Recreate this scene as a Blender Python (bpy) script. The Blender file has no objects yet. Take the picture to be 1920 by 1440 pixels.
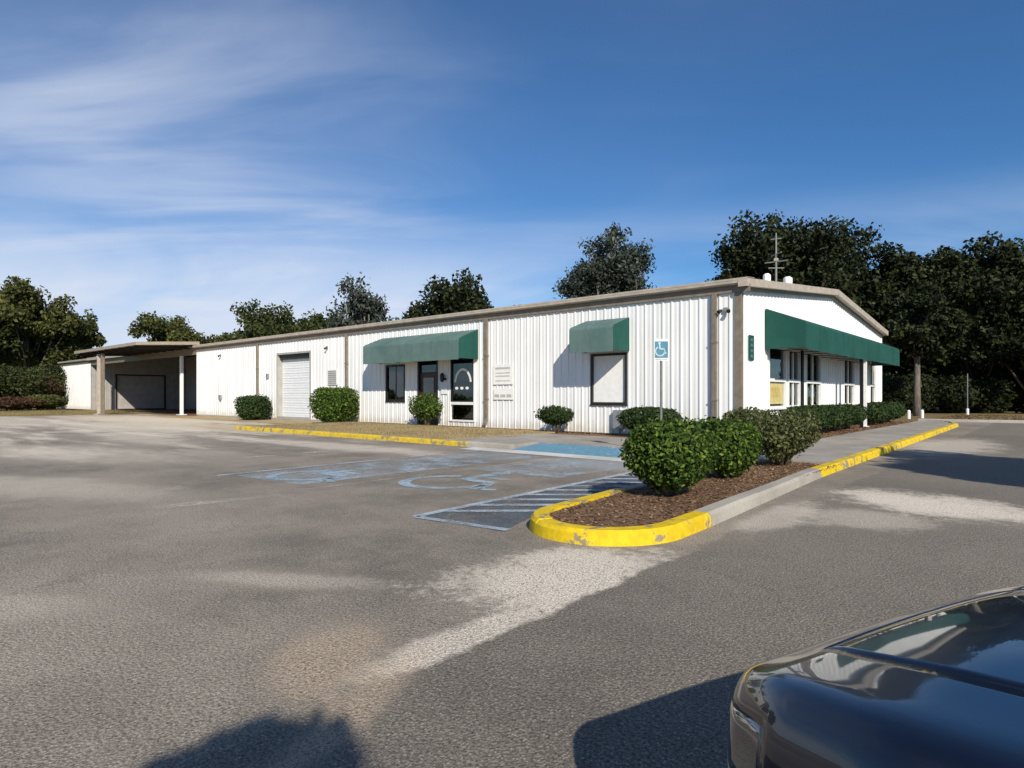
import bpy, math, random
import numpy as np
from mathutils import Vector, Matrix

R = math.radians
scene = bpy.context.scene
col = scene.collection

# ------------------------------------------------------------------ camera, sky, sun, exposure
CAM_H = 1.35
cam = bpy.data.cameras.new('camera'); cam_o = bpy.data.objects.new('camera', cam); col.objects.link(cam_o)
cam.sensor_width = 36.0; cam.lens = 36.0 * 1180 / 1920
cam.shift_y = 22 / 1920; cam.clip_start = 0.05; cam.clip_end = 3000
cam_o.location = (0, 0, CAM_H); cam_o.rotation_euler = (R(90), 0, 0)
scene.camera = cam_o

SUN_EL = 32.0
LIGHT = Vector((-0.242, 0.970, -math.tan(R(SUN_EL)))).normalized()      # the way the light travels
sun = bpy.data.lights.new('sun', 'SUN'); sun_o = bpy.data.objects.new('sun', sun); col.objects.link(sun_o)
sun.energy = 4.7; sun.angle = R(0.53); sun.color = (1.0, 0.925, 0.80)
sun_o.rotation_euler = LIGHT.to_track_quat('-Z', 'Y').to_euler(); sun_o.location = (10, -30, 30)

world = bpy.data.worlds.new('World'); scene.world = world; world.use_nodes = True
wt = world.node_tree; wt.nodes.clear()
def wn(t, **kw):
    n = wt.nodes.new(t)
    for k, v in kw.items(): setattr(n, k, v)
    return n
def wmath(op, a, b=None, c=None, clamp=False):
    n = wn('ShaderNodeMath', operation=op); n.use_clamp = clamp
    for i, v in enumerate((a, b, c)):
        if v is None: continue
        if isinstance(v, (int, float)): n.inputs[i].default_value = v
        else: wt.links.new(v, n.inputs[i])
    return n.outputs[0]
sky = wn('ShaderNodeTexSky'); sky.sky_type = 'NISHITA'; sky.sun_disc = False
sky.sun_elevation = R(SUN_EL); sky.sun_rotation = math.atan2(-LIGHT.x, -LIGHT.y)
sky.altitude = 10; sky.air_density = 1.0; sky.dust_density = 0.15; sky.ozone_density = 3.0
tc = wn('ShaderNodeTexCoord'); sep = wn('ShaderNodeSeparateXYZ'); wt.links.new(tc.outputs['Generated'], sep.inputs[0])
zc = wmath('ADD', wmath('MAXIMUM', sep.outputs[2], 0.0), 0.13)
px_ = wmath('DIVIDE', sep.outputs[0], zc); py_ = wmath('DIVIDE', sep.outputs[1], zc)
comb = wn('ShaderNodeCombineXYZ'); wt.links.new(px_, comb.inputs[0]); wt.links.new(py_, comb.inputs[1])
def cloud_layer(scale, stretch, rot, loc, detail, rough, lo, hi, dist=0.6):
    mp = wn('ShaderNodeMapping'); mp.inputs['Scale'].default_value = (stretch[0], stretch[1], 1)
    mp.inputs['Rotation'].default_value = (0, 0, R(rot)); mp.inputs['Location'].default_value = (*loc, 0)
    wt.links.new(comb.outputs[0], mp.inputs[0])
    nz = wn('ShaderNodeTexNoise'); nz.inputs['Scale'].default_value = scale; nz.inputs['Detail'].default_value = detail
    nz.inputs['Roughness'].default_value = rough; nz.inputs['Distortion'].default_value = dist
    wt.links.new(mp.outputs[0], nz.inputs['Vector'])
    mr = wn('ShaderNodeMapRange', interpolation_type='SMOOTHSTEP'); wt.links.new(nz.outputs[0], mr.inputs[0])
    mr.inputs[1].default_value = lo; mr.inputs[2].default_value = hi
    return mr.outputs[0]
veil = cloud_layer(0.26, (1.0, 0.8), 20, (2.0, 4.0), 3, 0.5, 0.40, 0.70, 0.3)      # broad thin veil
wisps = cloud_layer(0.75, (0.8, 2.2), -18, (4.4, 2.4), 8, 0.52, 0.40, 0.74, 0.9)     # combed-out cirrus
lowb = cloud_layer(0.30, (0.8, 1.3), 8, (-2.0, -2.0), 6, 0.55, 0.42, 0.62, 0.6)
hz = wn('ShaderNodeMapRange', interpolation_type='SMOOTHSTEP'); wt.links.new(sep.outputs[2], hz.inputs[0])
hz.inputs[1].default_value = 0.30; hz.inputs[2].default_value = 0.10
mask = wmath('ADD', wmath('MULTIPLY', veil, wmath('MULTIPLY_ADD', wisps, 0.66, 0.20)), wmath('MULTIPLY', wmath('MULTIPLY', lowb, hz.outputs[0]), 0.95), clamp=True)
mask = wmath('MULTIPLY', mask, 0.92)
tint = wn('ShaderNodeMix', data_type='RGBA', blend_type='MULTIPLY'); tint.inputs[0].default_value = 1.0
wt.links.new(sky.outputs[0], tint.inputs[6]); tint.inputs[7].default_value = (0.43, 0.77, 1.06, 1)      # the picture's cool, saturated white balance
mx = wn('ShaderNodeMix', data_type='RGBA'); wt.links.new(mask, mx.inputs[0]); wt.links.new(tint.outputs[2], mx.inputs[6])
mx.inputs[7].default_value = (6.9, 7.5, 8.8, 1)
bg = wn('ShaderNodeBackground'); bg.inputs[1].default_value = 0.085
wo = wn('ShaderNodeOutputWorld'); wt.links.new(mx.outputs[2], bg.inputs[0]); wt.links.new(bg.outputs[0], wo.inputs[0])
scene.view_settings.view_transform = 'Standard'; scene.view_settings.look = 'None'
scene.view_settings.exposure = 0.25; scene.view_settings.gamma = 1.0
scene.render.engine = 'CYCLES'
scene.cycles.max_bounces = 8; scene.cycles.transparent_max_bounces = 16
scene.cycles.use_denoising = True

# ------------------------------------------------------------------ the building's frame: x right of the gable wall, y into the building
CX, CY = 6.57, 18.10
YAW = math.atan2(-0.6554, 0.7553)
BM = Matrix.Translation((CX, CY, 0)) @ Matrix.Rotation(YAW, 4, 'Z')
def W(x, y, z=0.0): return BM @ Vector((x, y, z))

# ------------------------------------------------------------------ materials
class NT:
    def __init__(self, name):
        self.m = bpy.data.materials.new(name); self.m.use_nodes = True; self.t = self.m.node_tree; self.t.nodes.clear()
        self.out = self.n('ShaderNodeOutputMaterial'); self.tc = self.n('ShaderNodeTexCoord').outputs['Object']
    def n(self, t, **kw):
        x = self.t.nodes.new(t)
        for k, v in kw.items(): setattr(x, k, v)
        return x
    def set(self, inp, v):
        if v is None: return
        if isinstance(v, bpy.types.NodeSocket): self.t.links.new(v, inp)
        elif isinstance(v, (tuple, list)) and len(v) == 3 and inp.type == 'RGBA': inp.default_value = (*v, 1)
        else: inp.default_value = v
    def math(self, op, a, b=None, c=None, clamp=False):
        x = self.n('ShaderNodeMath', operation=op); x.use_clamp = clamp
        for i, v in enumerate((a, b, c)): self.set(x.inputs[i], v)
        return x.outputs[0]
    def map(self, scale=(1, 1, 1), loc=(0, 0, 0), rot=(0, 0, 0), src=None):
        x = self.n('ShaderNodeMapping'); self.set(x.inputs[0], src or self.tc)
        x.inputs['Scale'].default_value = scale; x.inputs['Location'].default_value = loc; x.inputs['Rotation'].default_value = rot
        return x.outputs[0]
    def noise(self, scale, detail=4, rough=0.55, vec=None, dist=0.0):
        x = self.n('ShaderNodeTexNoise'); self.set(x.inputs['Vector'], vec or self.tc)
        x.inputs['Scale'].default_value = scale; x.inputs['Detail'].default_value = detail
        x.inputs['Roughness'].default_value = rough; x.inputs['Distortion'].default_value = dist
        return x.outputs[0]
    def voro(self, scale, vec=None, feature='F1', out='Distance'):
        x = self.n('ShaderNodeTexVoronoi', feature=feature); self.set(x.inputs['Vector'], vec or self.tc)
        x.inputs['Scale'].default_value = scale
        return x.outputs[out]
    def rng(self, v, a, b, c=0.0, d=1.0, smooth=True):
        x = self.n('ShaderNodeMapRange', interpolation_type='SMOOTHSTEP' if smooth else 'LINEAR')
        for i, q in enumerate((v, a, b, c, d)): self.set(x.inputs[i], q)
        return x.outputs[0]
    def mix(self, f, a, b, blend='MIX'):
        x = self.n('ShaderNodeMix', data_type='RGBA', blend_type=blend)
        self.set(x.inputs[0], f); self.set(x.inputs[6], a); self.set(x.inputs[7], b)
        return x.outputs[2]
    def bump(self, h, strength=0.3, dist=0.01):
        x = self.n('ShaderNodeBump'); x.inputs['Strength'].default_value = strength; x.inputs['Distance'].default_value = dist
        self.set(x.inputs['Height'], h); return x.outputs[0]
    def bsdf(self, color, rough=0.6, spec=0.3, metal=0.0, normal=None, coat=0.0, **kw):
        x = self.n('ShaderNodeBsdfPrincipled')
        self.set(x.inputs['Base Color'], color); self.set(x.inputs['Roughness'], rough)
        self.set(x.inputs['Specular IOR Level'], spec); self.set(x.inputs['Metallic'], metal)
        if normal is not None: self.set(x.inputs['Normal'], normal)
        x.inputs['Coat Weight'].default_value = coat; x.inputs['Coat Roughness'].default_value = 0.03
        for k, v in kw.items(): self.set(x.inputs[k], v)
        return x.outputs[0]
    def done(self, s):
        self.t.links.new(s, self.out.inputs[0]); return self.m

def mat_plain(name, c, rough=0.6, spec=0.3, metal=0.0, var=0.12, scale=6.0, coat=0.0):
    n = NT(name); v = n.rng(n.noise(scale, 5), 0.3, 0.7, 1 - var, 1 + var)
    cc = n.mix(1.0, c, v, 'MULTIPLY')
    return n.done(n.bsdf(cc, rough, spec, metal, coat=coat))

def mat_asphalt():
    n = NT('asphalt')
    sep = n.n('ShaderNodeSeparateXYZ'); n.set(sep.inputs[0], n.tc); X, Y = sep.outputs[0], sep.outputs[1]
    big = n.noise(0.22, 4, 0.6); mid = n.noise(1.3, 6, 0.65); fine = n.noise(11, 8, 0.8); grit = n.noise(60, 4, 0.75); pep = n.noise(130, 2, 0.6)
    c = n.mix(n.rng(big, 0.35, 0.68), (0.158, 0.139, 0.114), (0.292, 0.252, 0.206))
    c = n.mix(n.rng(mid, 0.3, 0.75, 0.0, 0.6), c, (0.350, 0.304, 0.248))
    # pale dust, washed sand and worn patches with their own outlines
    def ell(x, y, rx, ry, ang, lo=1.0, hi=0.55, nz=0.75):
        mp = n.n('ShaderNodeMapping', vector_type='TEXTURE'); n.set(mp.inputs[0], n.tc)
        mp.inputs['Location'].default_value = (x, y, 0); mp.inputs['Rotation'].default_value = (0, 0, R(ang)); mp.inputs['Scale'].default_value = (rx, ry, 1)
        l = n.n('ShaderNodeVectorMath', operation='LENGTH'); n.set(l.inputs[0], mp.outputs[0])
        d = n.math('ADD', l.outputs['Value'], n.math('MULTIPLY', n.math('SUBTRACT', fine, 0.5), nz * 2.2))
        d = n.math('ADD', d, n.math('MULTIPLY', n.math('SUBTRACT', mid, 0.5), nz * 2.0)); d = n.math('ADD', d, n.math('MULTIPLY', n.math('SUBTRACT', grit, 0.5), nz * 2.4))
        return n.rng(d, lo, hi)
    # seam of the newer drive lane: right of it the surface is darker and cleaner
    seam = n.math('ADD', n.math('MULTIPLY', n.math('SUBTRACT', X, 4.47), 1.0), n.math('MULTIPLY', n.math('SUBTRACT', mid, 0.5), 0.5))
    right = n.rng(seam, -0.02, 0.06)
    c = n.mix(n.math('MULTIPLY', right, 0.55), c, (0.138, 0.124, 0.105))
    left = n.math('SUBTRACT', 1.0, right)
    pale = (0.74, 0.66, 0.55); tan = (0.62, 0.47, 0.32)
    p1 = n.math('MULTIPLY', ell(4.15, -14.15, 0.95, 1.15, 0, nz=0.8), left)
    c = n.mix(n.math('MULTIPLY', p1, 0.85), c, pale)
    p1b = n.math('MULTIPLY', ell(4.42, -15.5, 0.22, 0.8, 0, nz=0.9), left)
    c = n.mix(n.math('MULTIPLY', p1b, 0.65), c, pale)
    for (x, y, rx, ry, a, s, kk) in ((4.05, -16.15, 0.36, 0.62, 48, 0.34, tan), (4.62, -16.4, 0.16, 0.75, 25, 0.34, tan), (5.75, -8.7, 1.6, 1.0, -30, 0.88, pale), (5.2, -10.2, 0.8, 0.9, -20, 0.4, pale),
            (4.55, -10.6, 0.35, 1.5, 0, 0.45, pale), (4.75, 2.6, 1.2, 4.5, 0, 0.5, pale), (-23.5, -7.8, 10.0, 3.4, 0, 0.9, (0.62, 0.54, 0.43)), (-19.0, -5.6, 9.0, 1.4, 0, 0.8, (0.56, 0.44, 0.27)), (-11.5, -13.8, 5.5, 1.6, 12, 0.34, pale),
            (-33, -4.6, 14.0, 4.0, 0, 0.95, (0.68, 0.58, 0.44)), (-36, -11, 12.0, 4.5, 0, 0.8, (0.60, 0.53, 0.43)), (-7.5, -8.3, 5.0, 0.9, 2, 0.55, pale), (-16, -10.5, 5.0, 1.2, -6, 0.45, pale), (-26, -14, 7.0, 2.0, 10, 0.4, pale), (0.8, -7.4, 3.2, 0.8, 3, 0.5, (0.46, 0.44, 0.41)),
            (9.5, -4.0, 2.5, 1.2, 10, 0.4, pale), (1.2, -17.5, 1.6, 0.35, 35, 0.22, pale), (2.6, -15.6, 0.9, 0.25, 30, 0.3, pale), (-4.5, -15.5, 3.5, 1.0, 20, 0.32, pale), (-13, -19, 6.0, 1.6, 15, 0.3, pale), (7.5, -11.5, 0.6, 2.2, -20, 0.28, pale)):
        c = n.mix(n.math('MULTIPLY', ell(x, y, rx, ry, a), s), c, kk)
    # windblown sand streaks over the far left of the lot
    stk = n.rng(n.noise(1.0, 6, 0.62, vec=n.map((0.16, 0.75, 1))), 0.46, 0.64)
    stk = n.math('MULTIPLY', stk, n.rng(n.math('ADD', X, n.math('MULTIPLY', mid, 6.0)), -1.0, -12.0))
    c = n.mix(n.math('MULTIPLY', stk, 0.85), c, (0.68, 0.60, 0.49))
    # oil drips in the stalls
    for (x, y, r_) in ((0.9, -9.4, 0.8), (-2.4, -9.2, 0.7), (-5.2, -9.6, 0.6)):
        c = n.mix(n.math('MULTIPLY', ell(x, y, r_, r_ * 1.5, 0), 0.4), c, (0.085, 0.076, 0.066))
    jit = n.mix(0.03, n.tc, n.n('ShaderNodeTexNoise').outputs[1])
    vs = n.n('ShaderNodeTexVoronoi'); n.set(vs.inputs['Vector'], n.tc); vs.inputs['Scale'].default_value = 62
    sp = n.n('ShaderNodeSeparateXYZ'); n.set(sp.inputs[0], vs.outputs['Color'])
    g = n.rng(grit, 0.30, 0.70, 0.22, 1.68, False)
    g = n.math('MULTIPLY', g, n.rng(pep, 0.3, 0.7, 0.60, 1.38, False))
    g = n.math('MULTIPLY', g, n.rng(fine, 0.25, 0.75, 0.82, 1.16, False))
    c = n.mix(1.0, c, g, 'MULTIPLY')
    pebble = n.math('MULTIPLY', n.rng(vs.outputs['Distance'], 0.42, 0.22), n.rng(sp.outputs[0], 0.62, 0.70))       # pale stones in the binder
    c = n.mix(n.math('MULTIPLY', pebble, 0.62), c, n.mix(sp.outputs[1], (0.46, 0.42, 0.36), (0.33, 0.26, 0.19)))
    pit = n.math('MULTIPLY', n.rng(vs.outputs['Distance'], 0.40, 0.25), n.rng(sp.outputs[0], 0.20, 0.14))
    c = n.mix(n.math('MULTIPLY', pit, 0.5), c, (0.06, 0.055, 0.05))
    wob = n.n('ShaderNodeTexNoise'); n.set(wob.inputs['Vector'], n.tc); wob.inputs['Scale'].default_value = 1.6; wob.inputs['Detail'].default_value = 6; wob.inputs['Roughness'].default_value = 0.7
    va = n.n('ShaderNodeVectorMath', operation='MULTIPLY_ADD'); n.set(va.inputs[0], wob.outputs['Color']); va.inputs[1].default_value = (1.3, 1.3, 0); n.set(va.inputs[2], n.tc)
    crack = n.voro(0.45, vec=va.outputs[0], feature='DISTANCE_TO_EDGE')
    c = n.mix(n.math('MULTIPLY', n.rng(crack, 0.006, 0.0), n.rng(big, 0.46, 0.6, 0, 0.55)), c, (0.07, 0.063, 0.055))
    h = n.math('ADD', n.math('MULTIPLY', vs.outputs['Distance'], -0.7), n.math('MULTIPLY', grit, 0.9))
    return n.done(n.bsdf(c, 0.92, 0.2, normal=n.bump(h, 0.55, 0.012)))

def mat_concrete(name, a=(0.40, 0.375, 0.34), b=(0.29, 0.265, 0.235), yellow=None, wear=0.5, under=(0.20, 0.15, 0.04)):
    n = NT(name); big = n.noise(0.9, 6, 0.65); f = n.noise(30, 5, 0.7)
    c = n.mix(n.rng(big, 0.3, 0.7), a, b); c = n.mix(1.0, c, n.rng(f, 0.25, 0.75, 0.82, 1.15, False), 'MULTIPLY')
    rough = 0.9
    if yellow:
        w = n.noise(3.2, 7, 0.72, dist=0.5); keep = n.rng(w, wear, wear + 0.035)
        blot = n.rng(n.noise(9, 5, 0.6), 0.35, 0.7, 0.86, 1.1)
        paint = n.mix(1.0, yellow, blot, 'MULTIPLY'); c = n.mix(keep, paint, n.mix(0.6, c, under))
        rough = 0.7
    return n.done(n.bsdf(c, rough, 0.25, normal=n.bump(f, 0.35, 0.006)))

def mat_soil(name, a, b, c3, scale=14):
    n = NT(name); f = n.noise(scale, 6, 0.75); m = n.noise(1.1, 5, 0.6); v = n.voro(scale * 2.2)
    c = n.mix(n.rng(m, 0.35, 0.66), a, b); c = n.mix(n.rng(f, 0.5, 0.72), c, c3); c = n.mix(1.0, c, n.rng(v, 0, 0.6, 0.7, 1.2), 'MULTIPLY')
    return n.done(n.bsdf(c, 0.95, 0.1, normal=n.bump(f, 0.8, 0.03)))

def mat_wall():
    n = NT('painted_metal_white')
    st = n.noise(1.0, 5, 0.6, vec=n.map((3.0, 3.0, 0.25))); bl = n.noise(0.5, 4); f = n.noise(14, 4)
    c = n.mix(n.rng(st, 0.42, 0.75, 0.0, 0.55), (0.80, 0.80, 0.785), (0.66, 0.65, 0.62))
    c = n.mix(1.0, c, n.rng(bl, 0.3, 0.7, 0.95, 1.03), 'MULTIPLY')
    sp = n.n('ShaderNodeSeparateXYZ'); n.set(sp.inputs[0], n.tc)
    splash = n.math('MULTIPLY', n.rng(n.math('ADD', sp.outputs[2], n.math('MULTIPLY', n.math('SUBTRACT', n.noise(2.5, 5, 0.7), 0.5), 0.8)), 0.55, 0.1), 0.5)
    c = n.mix(splash, c, (0.44, 0.37, 0.28))
    c = n.mix(n.rng(n.noise(0.7, 6, 0.7, vec=n.map((6.0, 6.0, 0.12))), 0.58, 0.75, 0.0, 0.45), c, (0.52, 0.50, 0.45))      # rain streaks
    return n.done(n.bsdf(c, 0.45, 0.4, normal=n.bump(n.math('ADD', bl, n.math('MULTIPLY', f, 0.1)), 0.12, 0.02)))

def mat_paint(name, c, keep_at, soft=0.08, c2=None, scale=5.0):
    n = NT(name); w = n.noise(scale * 2.6, 9, 0.82); w2 = n.noise(1.4, 5, 0.6); w3 = n.noise(55, 4, 0.8)
    k = n.rng(n.math('ADD', n.math('ADD', n.math('MULTIPLY', w, 0.38), n.math('MULTIPLY', w2, 0.30)), n.math('MULTIPLY', w3, 0.32)), keep_at, keep_at + soft, 0.0, 0.92)
    col_ = n.mix(n.rng(n.noise(2.0, 5), 0.35, 0.65), c, c2 or c)
    g = n.rng(n.noise(70, 3), 0.3, 0.7, 0.75, 1.15); col_ = n.mix(1.0, col_, g, 'MULTIPLY')
    tr = n.n('ShaderNodeBsdfTransparent'); ms = n.n('ShaderNodeMixShader')
    n.set(ms.inputs[0], k); n.t.links.new(tr.outputs[0], ms.inputs[1]); n.t.links.new(n.bsdf(col_, 0.85, 0.2), ms.inputs[2])
    return n.done(ms.outputs[0])

def mat_leaf(name, dark, mid, light, trans=0.22, rough=0.5):
    n = NT(name); g = n.n('ShaderNodeNewGeometry'); r = g.outputs['Random Per Island']
    cr = n.n('ShaderNodeValToRGB'); n.set(cr.inputs[0], r); e = cr.color_ramp.elements
    e[0].color = (*dark, 1); e[1].color = (*light, 1); m_ = e.new(0.55); m_.color = (*mid, 1)
    c = n.mix(1.0, cr.outputs[0], n.rng(n.noise(0.35, 3), 0.3, 0.7, 0.75, 1.25), 'MULTIPLY')
    tr = n.n('ShaderNodeBsdfTranslucent'); n.set(tr.inputs[0], c)
    ms = n.n('ShaderNodeMixShader'); ms.inputs[0].default_value = trans
    n.t.links.new(n.bsdf(c, rough + 0.08, 0.14), ms.inputs[1]); n.t.links.new(tr.outputs[0], ms.inputs[2])
    return n.done(ms.outputs[0])

def mat_bark(name, a, b):
    n = NT(name); f = n.noise(9, 6, 0.7, vec=n.map((1, 1, 0.25)))
    return n.done(n.bsdf(n.mix(n.rng(f, 0.35, 0.65), a, b), 0.95, 0.1, normal=n.bump(f, 0.8, 0.03)))

def mat_canvas(name, c, c2):
    n = NT(name); w = n.noise(0.9, 6, 0.65); f = n.noise(90, 2)
    k = n.mix(n.rng(w, 0.35, 0.68), c, c2)
    k = n.mix(n.rng(n.noise(1.0, 6, 0.65, vec=n.map((5.0, 5.0, 0.5))), 0.5, 0.75, 0.0, 0.4), k, tuple(q * 0.6 for q in c))      # run-off streaks
    return n.done(n.bsdf(k, 0.72, 0.2, normal=n.bump(n.math('ADD', n.noise(2.2, 3), n.math('MULTIPLY', f, 0.05)), 0.35, 0.03)))

def mat_glass(name, tint=(0.02, 0.022, 0.022)):
    n = NT(name)
    gl = n.n('ShaderNodeBsdfGlossy'); gl.inputs['Roughness'].default_value = 0.02; gl.inputs['Color'].default_value = (0.9, 0.95, 0.95, 1)
    tr = n.n('ShaderNodeBsdfTransparent'); tr.inputs[0].default_value = (0.42, 0.45, 0.44, 1)
    fr = n.n('ShaderNodeFresnel'); fr.inputs[0].default_value = 1.55
    wv = n.bump(n.noise(1.3, 2), 0.12, 0.02); n.set(gl.inputs['Normal'], wv)
    ms = n.n('ShaderNodeMixShader'); n.set(ms.inputs[0], n.math('MULTIPLY_ADD', fr.outputs[0], 1.0, 0.06))
    n.t.links.new(tr.outputs[0], ms.inputs[1]); n.t.links.new(gl.outputs[0], ms.inputs[2])
    return n.done(ms.outputs[0])

M = {}
M['asphalt'] = mat_asphalt()
M['concrete'] = mat_concrete('concrete', (0.36, 0.33, 0.29), (0.25, 0.225, 0.19))
M['kerb_grey'] = mat_concrete('kerb_concrete', (0.40, 0.375, 0.33), (0.30, 0.275, 0.235))
M['kerb_yellow'] = mat_concrete('kerb_yellow_paint', yellow=(0.66, 0.46, 0.012), wear=0.54)
M['kerb_yellow_worn'] = mat_concrete('kerb_yellow_paint_worn', yellow=(0.62, 0.43, 0.03), wear=0.52)
M['ramp_blue'] = mat_concrete('ramp_blue_paint', yellow=(0.12, 0.27, 0.37), wear=0.60, under=(0.45, 0.44, 0.42))
M['ramp_white'] = mat_concrete('ramp_white', (0.60, 0.60, 0.58), (0.45, 0.44, 0.41))
M['mulch'] = mat_soil('mulch', (0.145, 0.082, 0.048), (0.20, 0.125, 0.075), (0.27, 0.18, 0.11), 22)
M['verge'] = mat_soil('dry_verge', (0.36, 0.265, 0.145), (0.28, 0.22, 0.115), (0.46, 0.36, 0.22), 12)
M['ground'] = mat_soil('dry_grass_ground', (0.155, 0.135, 0.06), (0.11, 0.115, 0.045), (0.21, 0.17, 0.09), 8)
M['litter'] = mat_soil('leaf_litter', (0.145, 0.105, 0.052), (0.18, 0.14, 0.065), (0.25, 0.185, 0.10), 10)
M['wall'] = mat_wall()
M['shade_wall'] = mat_plain('shade_toned_panel', (0.36, 0.345, 0.32), 0.6, 0.3, var=0.1, scale=2)  # white panel greyed down: shade of the recesses put into the colour
M['trim'] = mat_plain('tan_trim', (0.33, 0.275, 0.21), 0.45, 0.4, var=0.12, scale=4)
M['trim_light'] = mat_plain('light_tan_trim', (0.43, 0.37, 0.30), 0.45, 0.4, var=0.12, scale=4)
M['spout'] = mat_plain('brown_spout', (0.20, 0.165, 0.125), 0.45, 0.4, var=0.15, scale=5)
M['roof'] = mat_plain('galvalume_roof', (0.48, 0.45, 0.40), 0.4, 0.4, 0.3, var=0.15, scale=1.5)
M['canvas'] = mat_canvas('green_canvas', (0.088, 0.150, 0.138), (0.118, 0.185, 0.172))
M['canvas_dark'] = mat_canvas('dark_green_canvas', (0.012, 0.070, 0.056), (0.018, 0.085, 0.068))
M['black'] = mat_plain('black_metal', (0.012, 0.012, 0.013), 0.4, 0.4)
M['bronze'] = mat_plain('dark_bronze_frame', (0.022, 0.02, 0.018), 0.4, 0.4)
M['white'] = mat_plain('white_trim', (0.78, 0.78, 0.76), 0.5, 0.35, var=0.05)
M['white_door'] = mat_plain('white_sectional_door', (0.70, 0.72, 0.73), 0.45, 0.35, var=0.05)
M['board'] = mat_plain('white_board', (0.80, 0.79, 0.76), 0.6, 0.3, var=0.05)
M['grey'] = mat_plain('grey_metal', (0.28, 0.29, 0.30), 0.45, 0.4, 0.3)
M['galv'] = mat_plain('galvanised_post', (0.22, 0.22, 0.21), 0.5, 0.4, 0.4, var=0.2)
M['dark'] = mat_plain('dark_interior', (0.035, 0.03, 0.026), 0.9, 0.1)
M['curtain'] = mat_plain('pale_blind', (0.55, 0.54, 0.50), 0.8, 0.1)
M['wood_door'] = mat_plain('brown_door', (0.060, 0.034, 0.022), 0.45, 0.4, var=0.3)
M['glass'] = mat_glass('window_glass')
M['poster_y'] = mat_plain('yellow_poster', (0.55, 0.47, 0.20), 0.5)
M['poster_r'] = mat_plain('orange_print', (0.50, 0.38, 0.12), 0.5)
M['sign_blue'] = mat_plain('sign_blue', (0.07, 0.21, 0.30), 0.4)
M['sign_pale'] = mat_plain('faded_sign_white', (0.42, 0.50, 0.53), 0.5)
M['sign_green'] = mat_plain('sign_green', (0.010, 0.075, 0.065), 0.4)
M['print_grey'] = mat_plain('faded_print', (0.45, 0.45, 0.44), 0.7)
M['line_white'] = mat_paint('worn_white_line', (0.62, 0.60, 0.56), 0.42, 0.12)
M['line_white_worn'] = mat_paint('very_worn_white_line', (0.62, 0.58, 0.52), 0.45, 0.16)
M['line_blue'] = mat_paint('worn_blue_paint', (0.33, 0.47, 0.58), 0.385, 0.16, (0.40, 0.46, 0.50))
M['line_pale'] = mat_paint('pale_blue_line', (0.52, 0.56, 0.60), 0.40, 0.14, (0.34, 0.42, 0.50))
M['hatch_fill'] = mat_paint('dark_blue_wash', (0.075, 0.105, 0.14), 0.40, 0.18, (0.12, 0.15, 0.18))
M['wash_blue'] = mat_paint('blue_wash', (0.38, 0.48, 0.56), 0.425, 0.18, (0.42, 0.45, 0.47), 3.0)
M['hedge'] = mat_leaf('hedge_leaf', (0.020, 0.042, 0.010), (0.050, 0.098, 0.016), (0.165, 0.225, 0.034))
M['hedge_dark'] = mat_leaf('dark_hedge_leaf', (0.018, 0.034, 0.012), (0.032, 0.060, 0.018), (0.065, 0.10, 0.028))
M['hedge_olive'] = mat_leaf('olive_leaf', (0.045, 0.058, 0.02), (0.085, 0.10, 0.035), (0.17, 0.175, 0.075))
M['oak'] = mat_leaf('oak_leaf', (0.020, 0.028, 0.010), (0.042, 0.055, 0.016), (0.085, 0.098, 0.028), 0.18)
M['oak_dark'] = mat_leaf('dark_oak_leaf', (0.008, 0.013, 0.006), (0.019, 0.027, 0.010), (0.048, 0.056, 0.018), 0.12)
M['oak_light'] = mat_leaf('bright_oak_leaf', (0.034, 0.042, 0.013), (0.075, 0.085, 0.024), (0.15, 0.15, 0.046), 0.22)
M['oak_grey'] = mat_leaf('grey_green_leaf', (0.022, 0.032, 0.022), (0.045, 0.058, 0.042), (0.105, 0.115, 0.095), 0.15)
M['red_leaf'] = mat_leaf('rusty_leaf', (0.04, 0.022, 0.014), (0.075, 0.04, 0.022), (0.11, 0.075, 0.03), 0.15)
M['moss'] = mat_leaf('grey_moss', (0.12, 0.115, 0.10), (0.19, 0.18, 0.16), (0.28, 0.26, 0.23), 0.2)
M['bark'] = mat_bark('oak_bark', (0.10, 0.082, 0.062), (0.20, 0.17, 0.135))
M['bark_dark'] = mat_bark('dark_bark', (0.035, 0.028, 0.021), (0.085, 0.068, 0.052))
M['bark_mid'] = mat_bark('weathered_bark', (0.10, 0.088, 0.072), (0.19, 0.165, 0.135))
M['bark_pale'] = mat_bark('pale_bark', (0.20, 0.18, 0.155), (0.34, 0.31, 0.27))
M['stem'] = mat_bark('shrub_stem', (0.11, 0.085, 0.06), (0.21, 0.165, 0.12))
M['chip'] = mat_leaf('bark_chip', (0.08, 0.045, 0.026), (0.17, 0.10, 0.058), (0.33, 0.23, 0.14), 0.0, 0.9)
M['dry_grass'] = mat_leaf('dry_blade', (0.15, 0.12, 0.045), (0.28, 0.215, 0.10), (0.42, 0.33, 0.17), 0.2, 0.8)

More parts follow.
